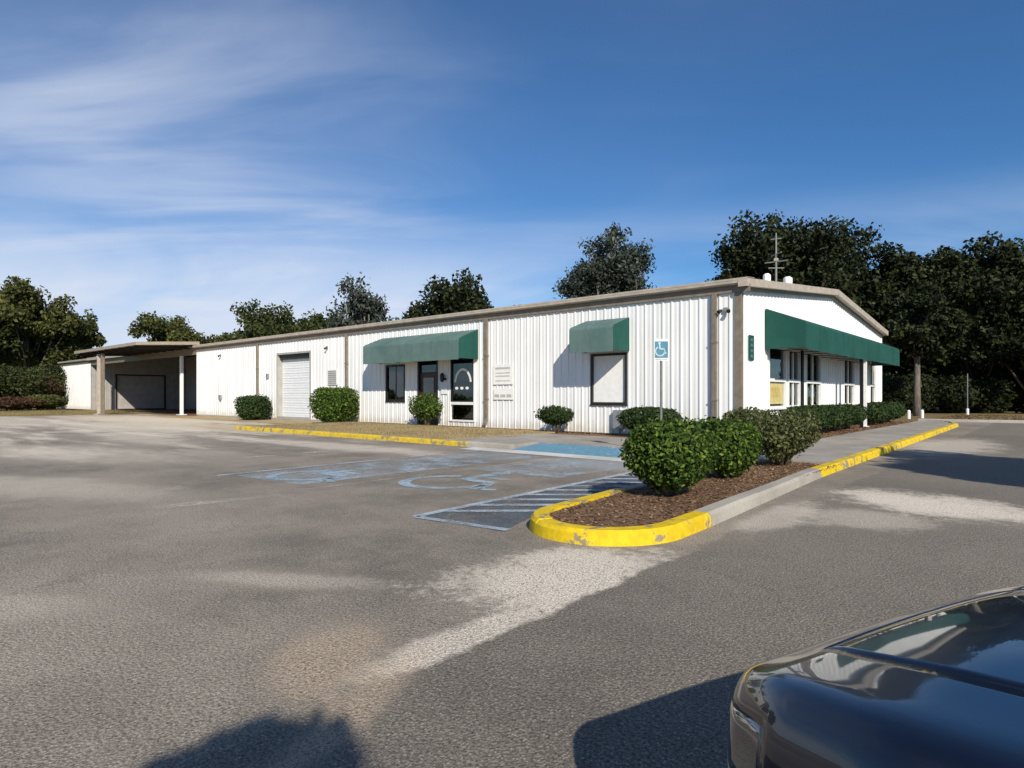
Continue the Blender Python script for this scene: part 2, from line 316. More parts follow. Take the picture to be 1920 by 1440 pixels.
# ------------------------------------------------------------------ mesh helpers
class MB:
    def __init__(self): self.v = []; self.f = []
    def poly(self, pts):
        b = len(self.v); self.v += [tuple(p) for p in pts]; self.f.append(tuple(range(b, b + len(pts))))
    def box(self, x0, x1, y0, y1, z0, z1, bev=0.0):
        b = len(self.v)
        if bev <= 0:
            self.v += [(x0, y0, z0), (x1, y0, z0), (x1, y1, z0), (x0, y1, z0), (x0, y0, z1), (x1, y0, z1), (x1, y1, z1), (x0, y1, z1)]
            self.f += [tuple(b + i for i in q) for q in ((0, 3, 2, 1), (4, 5, 6, 7), (0, 1, 5, 4), (1, 2, 6, 5), (2, 3, 7, 6), (3, 0, 4, 7))]
        else:
            e = bev; r = [(x0 + e, y0), (x1 - e, y0), (x1, y0 + e), (x1, y1 - e), (x1 - e, y1), (x0 + e, y1), (x0, y1 - e), (x0, y0 + e)]
            self.prism(r, z0, z1)
        return self
    def prism(self, outline, z0, z1):
        n = len(outline); b = len(self.v)
        self.v += [(x, y, z0) for x, y in outline] + [(x, y, z1) for x, y in outline]
        self.f += [tuple(b + i for i in reversed(range(n))), tuple(b + n + i for i in range(n))]
        self.f += [(b + i, b + (i + 1) % n, b + n + (i + 1) % n, b + n + i) for i in range(n)]
        return self
    def extrude(self, prof, a, b_, axis='x'):
        """a profile of (p, z) swept along x (p = y) or y (p = x) between a and b_"""
        n = len(prof); b = len(self.v)
        for t in (a, b_):
            self.v += [((t, p, z) if axis == 'x' else (p, t, z)) for p, z in prof]
        self.f += [tuple(b + i for i in range(n)), tuple(b + n + i for i in reversed(range(n)))]
        self.f += [(b + i, b + n + i, b + n + (i + 1) % n, b + (i + 1) % n) for i in range(n)]
        return self
    def tube(self, pts, rad, seg=8, cap=True):
        pts = [Vector(p) for p in pts]; rs = rad if isinstance(rad, (list, tuple)) else [rad] * len(pts)
        b = len(self.v); n = len(pts)
        for i, p in enumerate(pts):
            d = (pts[min(i + 1, n - 1)] - pts[max(i - 1, 0)]).normalized()
            u = d.orthogonal().normalized() if i == 0 else (u - d * u.dot(d)).normalized()
            w = d.cross(u)
            for k in range(seg):
                a = 2 * math.pi * k / seg; self.v.append(tuple(p + (u * math.cos(a) + w * math.sin(a)) * rs[i]))
        for i in range(n - 1):
            for k in range(seg):
                self.f.append((b + i * seg + k, b + i * seg + (k + 1) % seg, b + (i + 1) * seg + (k + 1) % seg, b + (i + 1) * seg + k))
        if cap: self.f += [tuple(b + k for k in reversed(range(seg))), tuple(b + (n - 1) * seg + k for k in range(seg))]
        return self
    def sweep(self, path, prof, closed=False):
        """profile (offset to the left of the path, z) swept along a flat path"""
        b = len(self.v); n = len(path); m = len(prof)
        for i, p in enumerate(path):
            a = path[i - 1] if (i > 0 or closed) else path[0]; c = path[(i + 1) % n] if (i < n - 1 or closed) else path[-1]
            t0 = Vector((p[0] - a[0], p[1] - a[1])); t1 = Vector((c[0] - p[0], c[1] - p[1]))
            t = (t0.normalized() if t0.length > 1e-9 else Vector((0, 0))) + (t1.normalized() if t1.length > 1e-9 else Vector((0, 0)))
            t.normalize(); nx, ny = -t.y, t.x
            self.v += [(p[0] + nx * o, p[1] + ny * o, z) for o, z in prof]
        for i in range(n if closed else n - 1):
            j = (i + 1) % n
            self.f += [(b + i * m + k, b + j * m + k, b + j * m + (k + 1) % m, b + i * m + (k + 1) % m) for k in range(m)]
        if not closed: self.f += [tuple(b + k for k in range(m)), tuple(b + (n - 1) * m + k for k in reversed(range(m)))]
        return self
    def mesh(self, name, mat, smooth=False):
        me = bpy.data.meshes.new(name); me.from_pydata(self.v, [], self.f)
        import bmesh as _b
        bm = _b.new(); bm.from_mesh(me); _b.ops.recalc_face_normals(bm, faces=bm.faces); bm.to_mesh(me); bm.free()
        if mat is not None: me.materials.append(M[mat] if isinstance(mat, str) else mat)
        if smooth: me.polygons.foreach_set('use_smooth', [True] * len(me.polygons))
        me.update(); return me
    def build(self, name, mat, parent=None, smooth=False):
        return link(name, self.mesh(name, mat, smooth), parent)

def link(name, data, parent=None):
    o = bpy.data.objects.new(name, data); col.objects.link(o)
    if parent is not None: o.parent = parent
    return o
def tag(o, label=None, cat=None, group=None, kind=None):
    if label: o['label'] = label
    if cat: o['category'] = cat
    if group: o['group'] = group
    if kind: o['kind'] = kind
    return o
def empty(name, loc=(0, 0, 0), rz=0.0):
    o = bpy.data.objects.new(name, None); col.objects.link(o); o.location = loc; o.rotation_euler = (0, 0, rz); o.empty_display_size = 0.2
    return o
def in_frame(o):            # a ground object drawn in the building's frame
    o.location = (CX, CY, 0); o.rotation_euler = (0, 0, YAW); return o

def quads_mesh(name, V, mat, tri=False):
    """V: (n, k, 3) separate small faces"""
    n, k = V.shape[:2]; me = bpy.data.meshes.new(name)
    me.vertices.add(n * k); me.vertices.foreach_set('co', V.reshape(-1).astype(np.float32))
    me.loops.add(n * k); me.loops.foreach_set('vertex_index', np.arange(n * k, dtype=np.int32))
    me.polygons.add(n); me.polygons.foreach_set('loop_start', np.arange(0, n * k, k, dtype=np.int32))
    me.polygons.foreach_set('loop_total', np.full(n, k, dtype=np.int32))
    me.materials.append(M[mat]); me.update(calc_edges=True); return me

def leaf_quads(rng, P, Nrm, size, flat=0.5, aspect=0.55):
    """pointed leaf-like diamonds at P facing roughly along Nrm"""
    n = len(P); d = rng.normal(size=(n, 3)); d = Nrm * flat + d * (1 - flat) * 0.8
    d /= np.linalg.norm(d, axis=1, keepdims=True) + 1e-9
    t = rng.normal(size=(n, 3)); t -= d * np.sum(t * d, 1, keepdims=True); t /= np.linalg.norm(t, axis=1, keepdims=True) + 1e-9
    b = np.cross(d, t); s = (size * rng.uniform(0.6, 1.35, n))[:, None]
    return np.stack([P - t * s, P + b * s * aspect - t * s * 0.1, P + t * s, P - b * s * aspect - t * s * 0.1], 1)

# ================================================================== GROUND
g = MB(); g.poly([(-900, -300, -0.03), (900, -300, -0.03), (900, 1500, -0.03), (-900, 1500, -0.03)])
tag(g.build('ground', 'ground'), kind='structure')
a = MB(); a.poly([(-45, -46, 0), (34, -46, 0), (34, 24.5, 0), (1.2, 21.4, 0), (1.2, 20.0, 0), (-45, 20.0, 0)])
tag(in_frame(a.build('parking_lot', 'asphalt')), kind='structure')
lb = MB(); lb.poly([(0.8, 21.4, 0.015), (34, 24.5, 0.015), (60, 27, 0.015), (60, 44, 0.015), (-30, 44, 0.015), (-30, 20.5, 0.015), (0.8, 20.5, 0.015)])
tag(in_frame(lb.build('leaf_litter_bed', 'litter')), kind='structure')

KH = 0.14
def kerb_prof(h=KH, w=0.2): return [(0.0, -0.02), (0.018, h * 0.75), (0.05, h), (w, h), (w, -0.02)]
def kerb_run(name, path, mat, seg, parent):
    """kerb built stone by stone along a path; the body lies left of the path"""
    L = [0.0]
    for p, q in zip(path, path[1:]): L.append(L[-1] + math.dist(p, q))
    def at(d):
        for i in range(len(path) - 1):
            if d <= L[i + 1] + 1e-9:
                t = (d - L[i]) / (L[i + 1] - L[i]); return (path[i][0] + (path[i + 1][0] - path[i][0]) * t, path[i][1] + (path[i + 1][1] - path[i][1]) * t)
        return path[-1]
    k = max(1, round(L[-1] / seg)); rr = random.Random(int(L[-1] * 100))
    for i in range(k):
        d0, d1_ = L[-1] * i / k + 0.004, L[-1] * (i + 1) / k - 0.004
        ds = [d0] + [x for x in L if d0 < x < d1_] + [d1_]
        MB().sweep([at(d) for d in ds], kerb_prof(KH + rr.uniform(-0.006, 0.006))).build(name, mat, parent)

kerb = in_frame(tag(empty('kerb'), kind='structure'))
nose = [(2.62 + 0.80 - 0.80 * math.cos(t), -12.45 - 0.85 * math.sin(t)) for t in np.linspace(0, math.pi, 33)]
# the body of the kerb lies inside the island: walk the outline with the island on the left
left_side = [(2.35, -6.2), (2.5, -10.9)]
kerb_run('kerb_stone', left_side, 'kerb_grey', 2.4, kerb)
kerb_run('kerb_stone', [(2.5, -10.9)] + nose + [(4.2, -11.7)], 'kerb_yellow', 2.1, kerb)
kerb_run('kerb_stone', [(4.2, -11.7), (3.95, -6.75)], 'kerb_grey', 1.7, kerb)
kerb_run('kerb_stone', [(3.95, -6.75), (3.62, 15.6)], 'kerb_yellow', 3.0, kerb)
kerb_run('kerb_stone', [(3.62, 15.6), (3.2, 18.2), (2.0, 20.2)], 'kerb_grey', 2.4, kerb)
kerb_run('kerb_stone', [(-18.0, -6.2), (-4.9, -6.2)], 'kerb_yellow_worn', 3.0, kerb)
kerb_run('kerb_stone', [(-4.9, -6.2), (-3.4, -6.2)], 'kerb_grey', 2.0, kerb)
kerb_run('kerb_stone', [(-0.25, -6.2), (2.35, -6.2)], 'kerb_grey', 2.0, kerb)
kerb_run('kerb_stone', [(34, 24.4), (1.3, 21.3)][::-1], 'kerb_grey', 3.0, kerb)

bed = MB(); bed.prism([(2.6, -6.3)] + [(2.68, -11)] + [(3.42 + (x - 3.42) * 0.78, -12.45 + (y + 12.45) * 0.78) for x, y in nose] + [(4.02, -11.7), (3.8, -6.85), (3.8, -5.7), (2.3, -5.7)], 0.004, 0.115)
tag(in_frame(bed.build('planting_bed', 'mulch')), kind='structure')

walk = in_frame(tag(empty('sidewalk'), kind='structure'))
rw = random.Random(4)
def slab(x0, x1, y0, y1, z=0.125):
    z += rw.uniform(-0.004, 0.004)
    MB().box(x0 + 0.008, x1 - 0.008, y0 + 0.008, y1 - 0.008, -0.02, z, 0.02).build('concrete_slab', 'concrete', walk)
y = -5.7
while y < 15.4:
    slab(1.75, 3.76 - 0.0149 * (y + 6.75), y, min(y + 1.55, 15.4)); y += 1.55
for k in range(5):
    slab(1.75, 3.3 - 0.25 * k, 15.4 + k, 16.4 + k)
xs = [1.75, 0.2, -1.3, -2.85, -4.4, -5.9]
for x1, x0 in zip(xs, xs[1:]):
    for y0, y1 in ((-4.95, -3.4), (-3.4, -1.9)): slab(x0, x1, y0, y1)
slab(0.25, 1.75, -5.97, -4.95); slab(-4.9, -3.45, -5.97, -4.95); slab(-5.9, -4.9, -5.97, -4.95); slab(-0.25, 0.25, -5.97, -4.95); slab(1.75, 2.28, -6.0, -5.7)
sub = MB(); sub.box(-17.9, 3.4, -4.93, -0.02, -0.03, 0.09); tag(in_frame(sub.build('verge', 'mulch')), kind='structure')
vg = MB(); vg.box(-17.95, -5.92, -5.99, -0.75, 0.0, 0.13); tag(in_frame(vg.build('dry_verge', 'verge')), kind='structure')
gb = MB(); gb.box(0.06, 1.72, -1.85, 18.6, -0.03, 0.11); tag(in_frame(gb.build('hedge_bed', 'mulch')), kind='structure')
sb = MB(); sb.poly([(-36.5, -2.6, 0.006), (-18.05, -2.2, 0.006), (-18.05, 0.1, 0.006), (-36.5, 0.1, 0.006)]); tag(in_frame(sb.build('wall_side_verge', 'verge')), kind='structure')
# blue painted kerb ramp with its pale apron
ramp = in_frame(tag(empty('kerb_ramp'), kind='structure'))
MB().extrude([(-6.2, 0.005), (-4.97, 0.115), (-4.97, -0.02), (-6.2, -0.02)], -3.38, -0.28).build('ramp_surface', 'ramp_blue', ramp)
MB().extrude([(-6.75, 0.006), (-6.21, 0.012), (-6.21, 0.002), (-6.75, 0.002)], -4.6, 0.6).build('apron', 'ramp_white', ramp)

# ------------------------------------------------------------------ painted markings
def strip(name, x0, y0, x1, y1, w, mat, z=0.004):
    d = Vector((x1 - x0, y1 - y0)).normalized() * (w / 2); nx, ny = -d.y, d.x
    m = MB(); m.poly([(x0 + nx, y0 + ny, z), (x1 + nx, y1 + ny, z), (x1 - nx, y1 - ny, z), (x0 - nx, y0 - ny, z)])
    o = in_frame(m.build(name, mat)); return tag(o, kind='structure')
strip('stall_line_marking', -1.3, -6.9, -1.3, -13.2, 0.10, 'line_white_worn')
strip('stall_line_marking', -1.12, -13.6, -1.3, -15.1, 0.26, 'line_white_worn')
strip('stall_line_marking', -3.9, -6.6, -3.85, -13.2, 0.11, 'line_pale')
for i, (mt, y1) in enumerate((('line_white_worn', -11.4), ('line_white_worn', -12.0), ('line_white_worn', -11.6), ('line_white_worn', -12.0), ('line_white_worn', -11.8), ('line_white_worn', -11.8))):
    x = -6.5 - 2.6 * i; strip('stall_line_marking', x, -7.6, x, y1, 0.22, mt)
strip('aisle_line_marking', 1.2, -6.9, 1.5, -13.4, 0.12, 'line_pale', 0.010)
strip('aisle_line_marking', 1.5, -13.4, 2.75, -13.25, 0.11, 'line_pale', 0.010)
f = MB(); f.poly([(1.25, -6.95, 0.004), (1.52, -13.38, 0.004), (2.7, -13.2, 0.004), (2.4, -12.3, 0.004), (2.3, -6.95, 0.004)]); tag(in_frame(f.build('aisle_paint_marking', 'hatch_fill')), kind='structure')
for i in range(11):
    y = -12.98 + 0.52 * i
    strip('hatch_stripe_marking', 1.46 - 0.025 * i, y, 2.42, y + 0.86, 0.13, 'line_pale', 0.008)

def wheelchair(x, y, s, mat, z):
    """access symbol in flat paint: head, back, seat, leg and wheel"""
    m = MB(); P = lambda a, b: (x + a * s, y + b * s, z)
    m.poly([P(-0.05 + 0.115 * math.cos(t), 0.86 + 0.115 * math.sin(t)) for t in np.linspace(0, 2 * math.pi, 14)[:-1]])
    def bar(a, b, w):
        d = Vector((b[0] - a[0], b[1] - a[1])).normalized() * (w / 2)
        m.poly([P(a[0] - d.y, a[1] + d.x), P(b[0] - d.y, b[1] + d.x), P(b[0] + d.y, b[1] - d.x), P(a[0] + d.y, a[1] - d.x)])
    bar((-0.05, 0.72), (0.0, 0.20), 0.15); bar((0.08, 0.49), (0.36, 0.49), 0.09); bar((0.08, 0.235), (0.42, 0.235), 0.13); bar((0.40, 0.20), (0.56, -0.20), 0.12); bar((0.57, -0.17), (0.74, -0.10), 0.10)
    A = np.linspace(R(118), R(118 + 250), 26)
    for t0, t1 in zip(A, A[1:]):
        m.poly([P(0.0 + 0.50 * math.cos(t0), 0.0 + 0.50 * math.sin(t0)), P(0.50 * math.cos(t1), 0.50 * math.sin(t1)), P(0.38 * math.cos(t1), 0.38 * math.sin(t1)), P(0.38 * math.cos(t0), 0.38 * math.sin(t0))])
    return tag(in_frame(m.build('wheelchair_symbol_marking', mat)), kind='structure')
f = MB(); f.poly([(-3.6, -13.0, 0.004), (-1.75, -12.9, 0.004), (-1.7, -7.0, 0.004), (-3.5, -7.0, 0.004)]); tag(in_frame(f.build('stall_paint_marking', 'wash_blue')), kind='structure')
f = MB(); f.poly([(-1.2, -9.8, 0.004), (0.7, -9.7, 0.004), (0.9, -6.9, 0.004), (-1.2, -6.9, 0.004)]); tag(in_frame(f.build('stall_paint_marking', 'wash_blue')), kind='structure')
wheelchair(-2.65, -12.2, 1.35, 'line_blue', 0.008); wheelchair(-0.3, -11.2, 1.55, 'line_blue', 0.008)

# ================================================================== BUILDING
LEN, WID, EAVE, RIDGE = 68.3, 19.0, 4.33, 5.22      # eave = underside of gutter line
bld = empty('commercial_building', (CX, CY, 0), YAW)
tag(bld, 'long low white metal building with tan roof edge and green awnings', 'building')

def panel_mesh(p0, p1, zfun, openings, plane, outward, mat='wall', z0=0.10, pitch=0.3048):
    """ribbed sheet from p0 to p1 along a wall; openings are (a, b, z0, z1); plane maps (p, out, z) to xyz"""
    rib = []
    k0 = math.floor(p0 / pitch); k1 = math.ceil(p1 / pitch)
    for k in range(k0, k1 + 1):
        c = k * pitch
        rib += [(c - 0.038, 0.0), (c - 0.020, 0.026), (c + 0.020, 0.026), (c + 0.038, 0.0), (c + 0.115, 0.0), (c + 0.125, 0.005), (c + 0.18, 0.005), (c + 0.19, 0.0)]
    pp = np.array([r_[0] for r_ in rib]); oo = np.array([r_[1] for r_ in rib])
    cuts = sorted(set([p0, p1] + [float(p) for p in pp if p0 < p < p1] + [q for o in openings for q in o[:2] if p0 < q < p1]))
    m = MB()
    for a_, b_ in zip(cuts, cuts[1:]):
        if b_ - a_ < 1e-5: continue
        mid = (a_ + b_) / 2; oa, ob = float(np.interp(a_, pp, oo)), float(np.interp(b_, pp, oo))
        segs = [(z0, None)]
        for (q0, q1, z_0, z_1) in sorted([o for o in openings if o[0] < mid < o[1]], key=lambda o: o[2]):
            s0, _ = segs.pop()
            if z_0 > s0 + 1e-4: segs.append((s0, z_0))
            segs.append((z_1, None))
        for (s0, s1) in segs:
            za = s1 if s1 is not None else zfun(a_); zb = s1 if s1 is not None else zfun(b_)
            m.poly([plane(a_, oa, s0), plane(b_, ob, s0), plane(b_, ob, zb), plane(a_, oa, za)])
    return m

front = lambda p, o, z: (-p, -o, z)             # long front wall, p = metres from the near corner
gable = lambda p, o, z: (o, p, z)               # gable wall, p = metres in from the near corner
F_OPEN = [(3.72, 5.12, 1.06, 2.76), (10.62, 12.10, 0.30, 2.95), (12.80, 14.10, 0.10, 2.92), (14.95, 16.32, 1.10, 2.74), (22.60, 26.10, 0.10, 3.72)]
G_OPEN = [(2.25, 3.90, 0.95, 2.95), (4.15, 5.42, 0.95, 2.95), (6.15, 8.00, 0.95, 2.95), (11.45, 13.25, 0.95, 2.95), (16.35, 17.55, 0.95, 2.95)]
PW = 0.9144
def islands(m):
    """split a sheet into its separate pieces (above and below an opening)"""
    key = [tuple(round(c, 4) for c in v) for v in m.v]; par = {k: k for k in key}
    def find(k):
        while par[k] != k: par[k] = par[par[k]]; k = par[k]
        return k
    for f_ in m.f:
        for q in f_[1:]: par[find(key[q])] = find(key[f_[0]])
    out = {}
    for f_ in m.f: out.setdefault(find(key[f_[0]]), MB()).poly([m.v[q] for q in f_])
    return list(out.values())
def wall_run(lo, hi, zf, openings, plane, mat='wall', z0=0.10):
    p = lo; cache = {}
    while p < hi - 1e-3:
        q = min(p + PW, hi); ops = [o for o in openings if o[0] < q and o[1] > p]
        for pc in islands(panel_mesh(p + 0.0012, q - 0.0012, zf, ops, plane, 1, z0=z0)): pc.build('wall_panel', mat, bld)
        p = q
wall_run(0.0, 36.58, lambda p: 4.52, F_OPEN, front)
wall_run(59.0, LEN, lambda p: 4.52, [], front)
wall_run(0.0, WID, lambda p: 4.50 + 0.0935 * min(p, WID - p), G_OPEN, gable)
# loading bay: side walls and back wall
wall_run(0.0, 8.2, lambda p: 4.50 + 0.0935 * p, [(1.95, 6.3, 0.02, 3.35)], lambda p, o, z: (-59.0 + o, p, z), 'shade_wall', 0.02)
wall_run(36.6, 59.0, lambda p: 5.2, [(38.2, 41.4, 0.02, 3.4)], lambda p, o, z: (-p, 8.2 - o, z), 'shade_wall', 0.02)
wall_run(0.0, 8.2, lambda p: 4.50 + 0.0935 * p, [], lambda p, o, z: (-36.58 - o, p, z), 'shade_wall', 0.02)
wall_run(0.0, WID, lambda p: 4.50 + 0.0935 * min(p, WID - p), [], lambda p, o, z: (-LEN - o, p, z), 'wall')
wall_run(0.0, LEN, lambda p: 4.5, [], lambda p, o, z: (-p, WID + o, z), 'wall')
MB().box(-36.5, 0.02, -0.035, 0.3, 0.0, 0.11).box(-0.2, 0.035, 0.31, WID, 0.0, 0.11).build('foundation', 'kerb_grey', bld)
MB().box(-58.9, -36.65, -0.5, 8.15, -0.02, 0.012).build('bay_floor', 'mulch', bld)

# roof: two pitched sheets with overhang, seams, ridge cap
def roof_z(yv): return 4.66 + 0.0935 * (yv if yv < WID / 2 else WID - yv)
for y0, y1 in ((-0.22, WID / 2), (WID / 2, WID + 0.22)):
    m = MB(); m.extrude([(y0, roof_z(y0)), (y1, roof_z(y1)), (y1, roof_z(y1) - 0.05), (y0, roof_z(y0) - 0.05)], -LEN - 0.25, 0.28); rf = m.build('roof_slope', 'roof', bld)
    sm = MB()
    for k in range(int(LEN / 0.61)):
        x = 0.1 - k * 0.61; sm.extrude([(y0 + 0.02, roof_z(y0 + 0.02) + 0.001), (y1, roof_z(y1) + 0.001), (y1, roof_z(y1) + 0.04), (y0 + 0.02, roof_z(y0 + 0.02) + 0.04)], x - 0.012, x + 0.012)
    tag(sm.build('roof_seam', 'roof', rf), kind='stuff')
# eave gutter in lengths, with a box section, and a dark strip whose colour stands in for its shadow
gx = [0.30, -6.0, -12.2, -18.4, -24.6, -30.8, -36.7]
def gutter(x1, x0):
    MB().extrude([(-0.045, 4.53), (-0.21, 4.535), (-0.245, 4.57), (-0.25, 4.645), (-0.235, 4.645), (-0.215, 4.60), (-0.05, 4.60)], x0 + 0.004, x1 - 0.004).build('gutter', 'trim_light', bld)
    MB().box(x0 + 0.003, x1 - 0.003, -0.085, -0.034, 4.33, 4.528).build('eave_shadow_strip', 'spout', bld)
    MB().extrude([(-0.255, 4.648), (-0.255, 4.705), (0.3, 4.755), (0.3, 4.742), (-0.24, 4.694), (-0.24, 4.648)], x0 + 0.002, x1 - 0.002).build('eave_flashing', 'trim_light', bld)
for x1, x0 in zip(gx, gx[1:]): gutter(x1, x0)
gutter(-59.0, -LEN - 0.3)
# rake trim along the gable
for y0, y1 in ((-0.26, WID / 2 - 0.003), (WID / 2 + 0.003, WID + 0.26)):
    m = MB(); b_ = 0.285
    def rp(t): return (t, roof_z(t))
    m.v = []; pr = [(0.03, -0.185), (b_, -0.185), (b_ + 0.012, 0.035), (b_ - 0.10, 0.05), (0.03, 0.03)]
    for t in (y0, y1):
        yv, zv = rp(t); m.v += [(px, yv, zv + dz) for px, dz in pr]
    n_ = len(pr); m.f = [tuple(range(n_)), tuple(range(2 * n_ - 1, n_ - 1, -1))] + [(i, n_ + i, n_ + (i + 1) % n_, (i + 1) % n_) for i in range(n_)]
    m.build('rake_trim', 'trim_light', bld)
    m = MB(); pr = [(0.034, -0.285), (0.085, -0.285), (0.085, -0.19), (0.034, -0.19)]  # dark strip below the rake: its shadow painted in as colour
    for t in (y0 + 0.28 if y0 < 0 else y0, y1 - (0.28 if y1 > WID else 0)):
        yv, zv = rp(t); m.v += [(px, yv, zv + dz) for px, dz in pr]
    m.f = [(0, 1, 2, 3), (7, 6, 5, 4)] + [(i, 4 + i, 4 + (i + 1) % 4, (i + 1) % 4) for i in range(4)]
    m.build('rake_shadow_strip', 'spout', bld)
# corner trims and downspouts
MB().box(-0.16, 0.047, -0.047, 0.10, 0.10, 4.34).build('corner_trim', 'spout', bld)
MB().box(-0.10, 0.045, WID - 0.1, WID + 0.045, 0.10, 4.5).build('corner_trim', 'white', bld)
MB().box(-LEN - 0.045, -LEN + 0.1, -0.046, 0.10, 0.10, 4.34).build('corner_trim', 'white', bld)
def spout(p, w=0.11):
    m = MB(); m.extrude([(-0.036, 4.36), (-0.13, 4.36), (-0.135, 4.28), (-0.125, 0.42), (-0.22, 0.27), (-0.22, 0.20), (-0.17, 0.20), (-0.036, 0.38)], -p - w / 2, -p + w / 2)
    d = m.build('downspout', 'spout', bld)
    for z in (1.2, 2.9): MB().box(-p - w / 2 - 0.03, -p + w / 2 + 0.03, -0.143, -0.034, z, z + 0.04).build('strap', 'spout', d)
for p in (0.74, 9.96, 19.33, 28.19): spout(p, 0.13)

# windows and doors -------------------------------------------------
def frame_rect(m, a, b, z0, z1, t, o0, o1, plane):
    def bx(pa, pb, za, zb):
        pts = [plane(p, o, z) for z in (za, zb) for p, o in ((pa, o0), (pb, o0), (pb, o1), (pa, o1))]
        k = len(m.v); m.v += pts; m.f += [tuple(k + i for i in q) for q in ((0, 3, 2, 1), (4, 5, 6, 7), (0, 1, 5, 4), (1, 2, 6, 5), (2, 3, 7, 6), (3, 0, 4, 7))]
    bx(a, b, z0, z0 + t); bx(a, b, z1 - t, z1); bx(a, a + t, z0 + t, z1 - t); bx(b - t, b, z0 + t, z1 - t)
    return bx
def room(a, b, z0, z1, plane, parent, depth=1.6, mat='dark'):
    m = MB(); q = [plane(p, o, z) for o in (-0.09, -depth) for p, z in ((a - .02, z0 - .02), (b + .02, z0 - .02), (b + .02, z1 + .02), (a - .02, z1 + .02))]
    m.v = q; m.f = [(4, 5, 6, 7), (0, 1, 5, 4), (1, 2, 6, 5), (2, 3, 7, 6), (3, 0, 4, 7)]
    return m.build('interior', mat, parent)
def pane(a, b, z0, z1, o, plane, parent, mat='glass', name='pane', th=0.008):
    m = MB(); frame = [plane(p, oo, z) for oo in (o, o - th) for p, z in ((a, z0), (b, z0), (b, z1), (a, z1))]
    m.v = frame; m.f = [(0, 1, 2, 3), (7, 6, 5, 4), (0, 4, 5, 1), (1, 5, 6, 2), (2, 6, 7, 3), (3, 7, 4, 0)]
    return m.build(name, mat, parent)
def bxs(a, b, z0, z1, o0, o1, plane, name, mat, parent):
    m = MB(); pts = [plane(p, o, z) for z in (z0, z1) for p, o in ((a, o0), (b, o0), (b, o1), (a, o1))]
    m.v = pts; m.f = [(0, 3, 2, 1), (4, 5, 6, 7), (0, 1, 5, 4), (1, 2, 6, 5), (2, 3, 7, 6), (3, 0, 4, 7)]
    return m.build(name, mat, parent)

# front window with the white board behind its black frame
m = MB(); frame_rect(m, 3.72, 5.12, 1.06, 2.76, 0.075, -0.10, 0.045, front); w = m.build('window', 'bronze', bld); w['label'] = 'black framed window blanked with a white board'
bxs(3.795, 5.045, 1.135, 2.685, -0.06, -0.035, front, 'board', 'board', w); bxs(3.70, 5.14, 1.025, 1.058, -0.05, 0.065, front, 'sill', 'bronze', w)
# dark window with a blind
m = MB(); frame_rect(m, 14.95, 16.32, 1.10, 2.74, 0.08, -0.10, 0.045, front); w = m.build('window', 'bronze', bld)
pane(15.03, 16.24, 1.18, 2.66, -0.03, front, w); room(15.0, 16.27, 1.15, 2.70, front, w); bxs(14.93, 16.34, 1.065, 1.098, -0.05, 0.065, front, 'sill', 'bronze', w)
bxs(15.62, 15.66, 1.18, 2.66, -0.045, -0.015, front, 'mullion', 'bronze', w)
# brown entrance door
m = MB(); frame_rect(m, 12.80, 14.10, 0.10, 2.92, 0.09, -0.12, 0.045, front); w = m.build('entrance_door', 'bronze', bld)
bxs(12.90, 14.0, 0.12, 2.30, -0.09, -0.045, front, 'leaf', 'wood_door', w); pane(12.9, 14.0, 2.36, 2.82, -0.05, front, w); room(12.85, 14.05, 2.34, 2.86, front, w, 0.8)
bxs(13.12, 13.78, 0.95, 2.12, -0.044, -0.030, front, 'glazing', 'glass', w); bxs(12.9, 14.0, 2.302, 2.358, -0.09, -0.03, front, 'transom_bar', 'bronze', w)
MB().tube([(-12.98, 0.03, 1.0), (-12.98, -0.06, 1.0), (-12.98, -0.06, 1.25), (-12.98, 0.03, 1.25)], 0.012, 6).build('handle', 'galv', w)
# glazed sidelight with a lower panel and arched decal
m = MB(); bx_ = frame_rect(m, 10.62, 12.10, 0.30, 2.95, 0.07, -0.10, 0.048, front); w = m.build('glazed_door', 'white', bld)
m = MB(); frame_rect(m, 10.692, 12.028, 1.10, 2.878, 0.05, -0.09, 0.03, front); m.build('upper_frame', 'bronze', w)
pane(10.742, 11.978, 1.15, 2.83, -0.03, front, w); pane(10.70, 12.02, 0.40, 0.98, -0.035, front, w, 'glass'); room(10.66, 12.06, 0.34, 2.91, front, w, 1.2)
bxs(10.692, 12.028, 0.985, 1.098, -0.07, 0.03, front, 'lock_rail', 'white', w)
bxs(10.71, 12.01, 0.41, 0.97, -0.06, -0.05, front, 'kick_panel', 'grey', w)
m = MB()
for t0, t1 in zip(np.linspace(0.1, math.pi - 0.1, 17), np.linspace(0.1, math.pi - 0.1, 17)[1:]):
    m.poly([(-11.36 + 0.50 * math.cos(t0), 0.024, 1.85 + 0.62 * math.sin(t0)), (-11.36 + 0.50 * math.cos(t1), 0.024, 1.85 + 0.62 * math.sin(t1)), (-11.36 + 0.40 * math.cos(t1), 0.024, 1.85 + 0.52 * math.sin(t1)), (-11.36 + 0.40 * math.cos(t0), 0.024, 1.85 + 0.52 * math.sin(t0))])
m.build('window_decal', 'white', w)
for k in range(3):
    m = MB(); m.poly([(-11.36 - 0.36 + 0.30 * k + 0.1 * math.cos(t), 0.024, 1.66 + 0.06 * math.sin(t)) for t in np.linspace(0, 2 * math.pi, 9)[:-1]])
    m.build('window_decal', 'white', w)
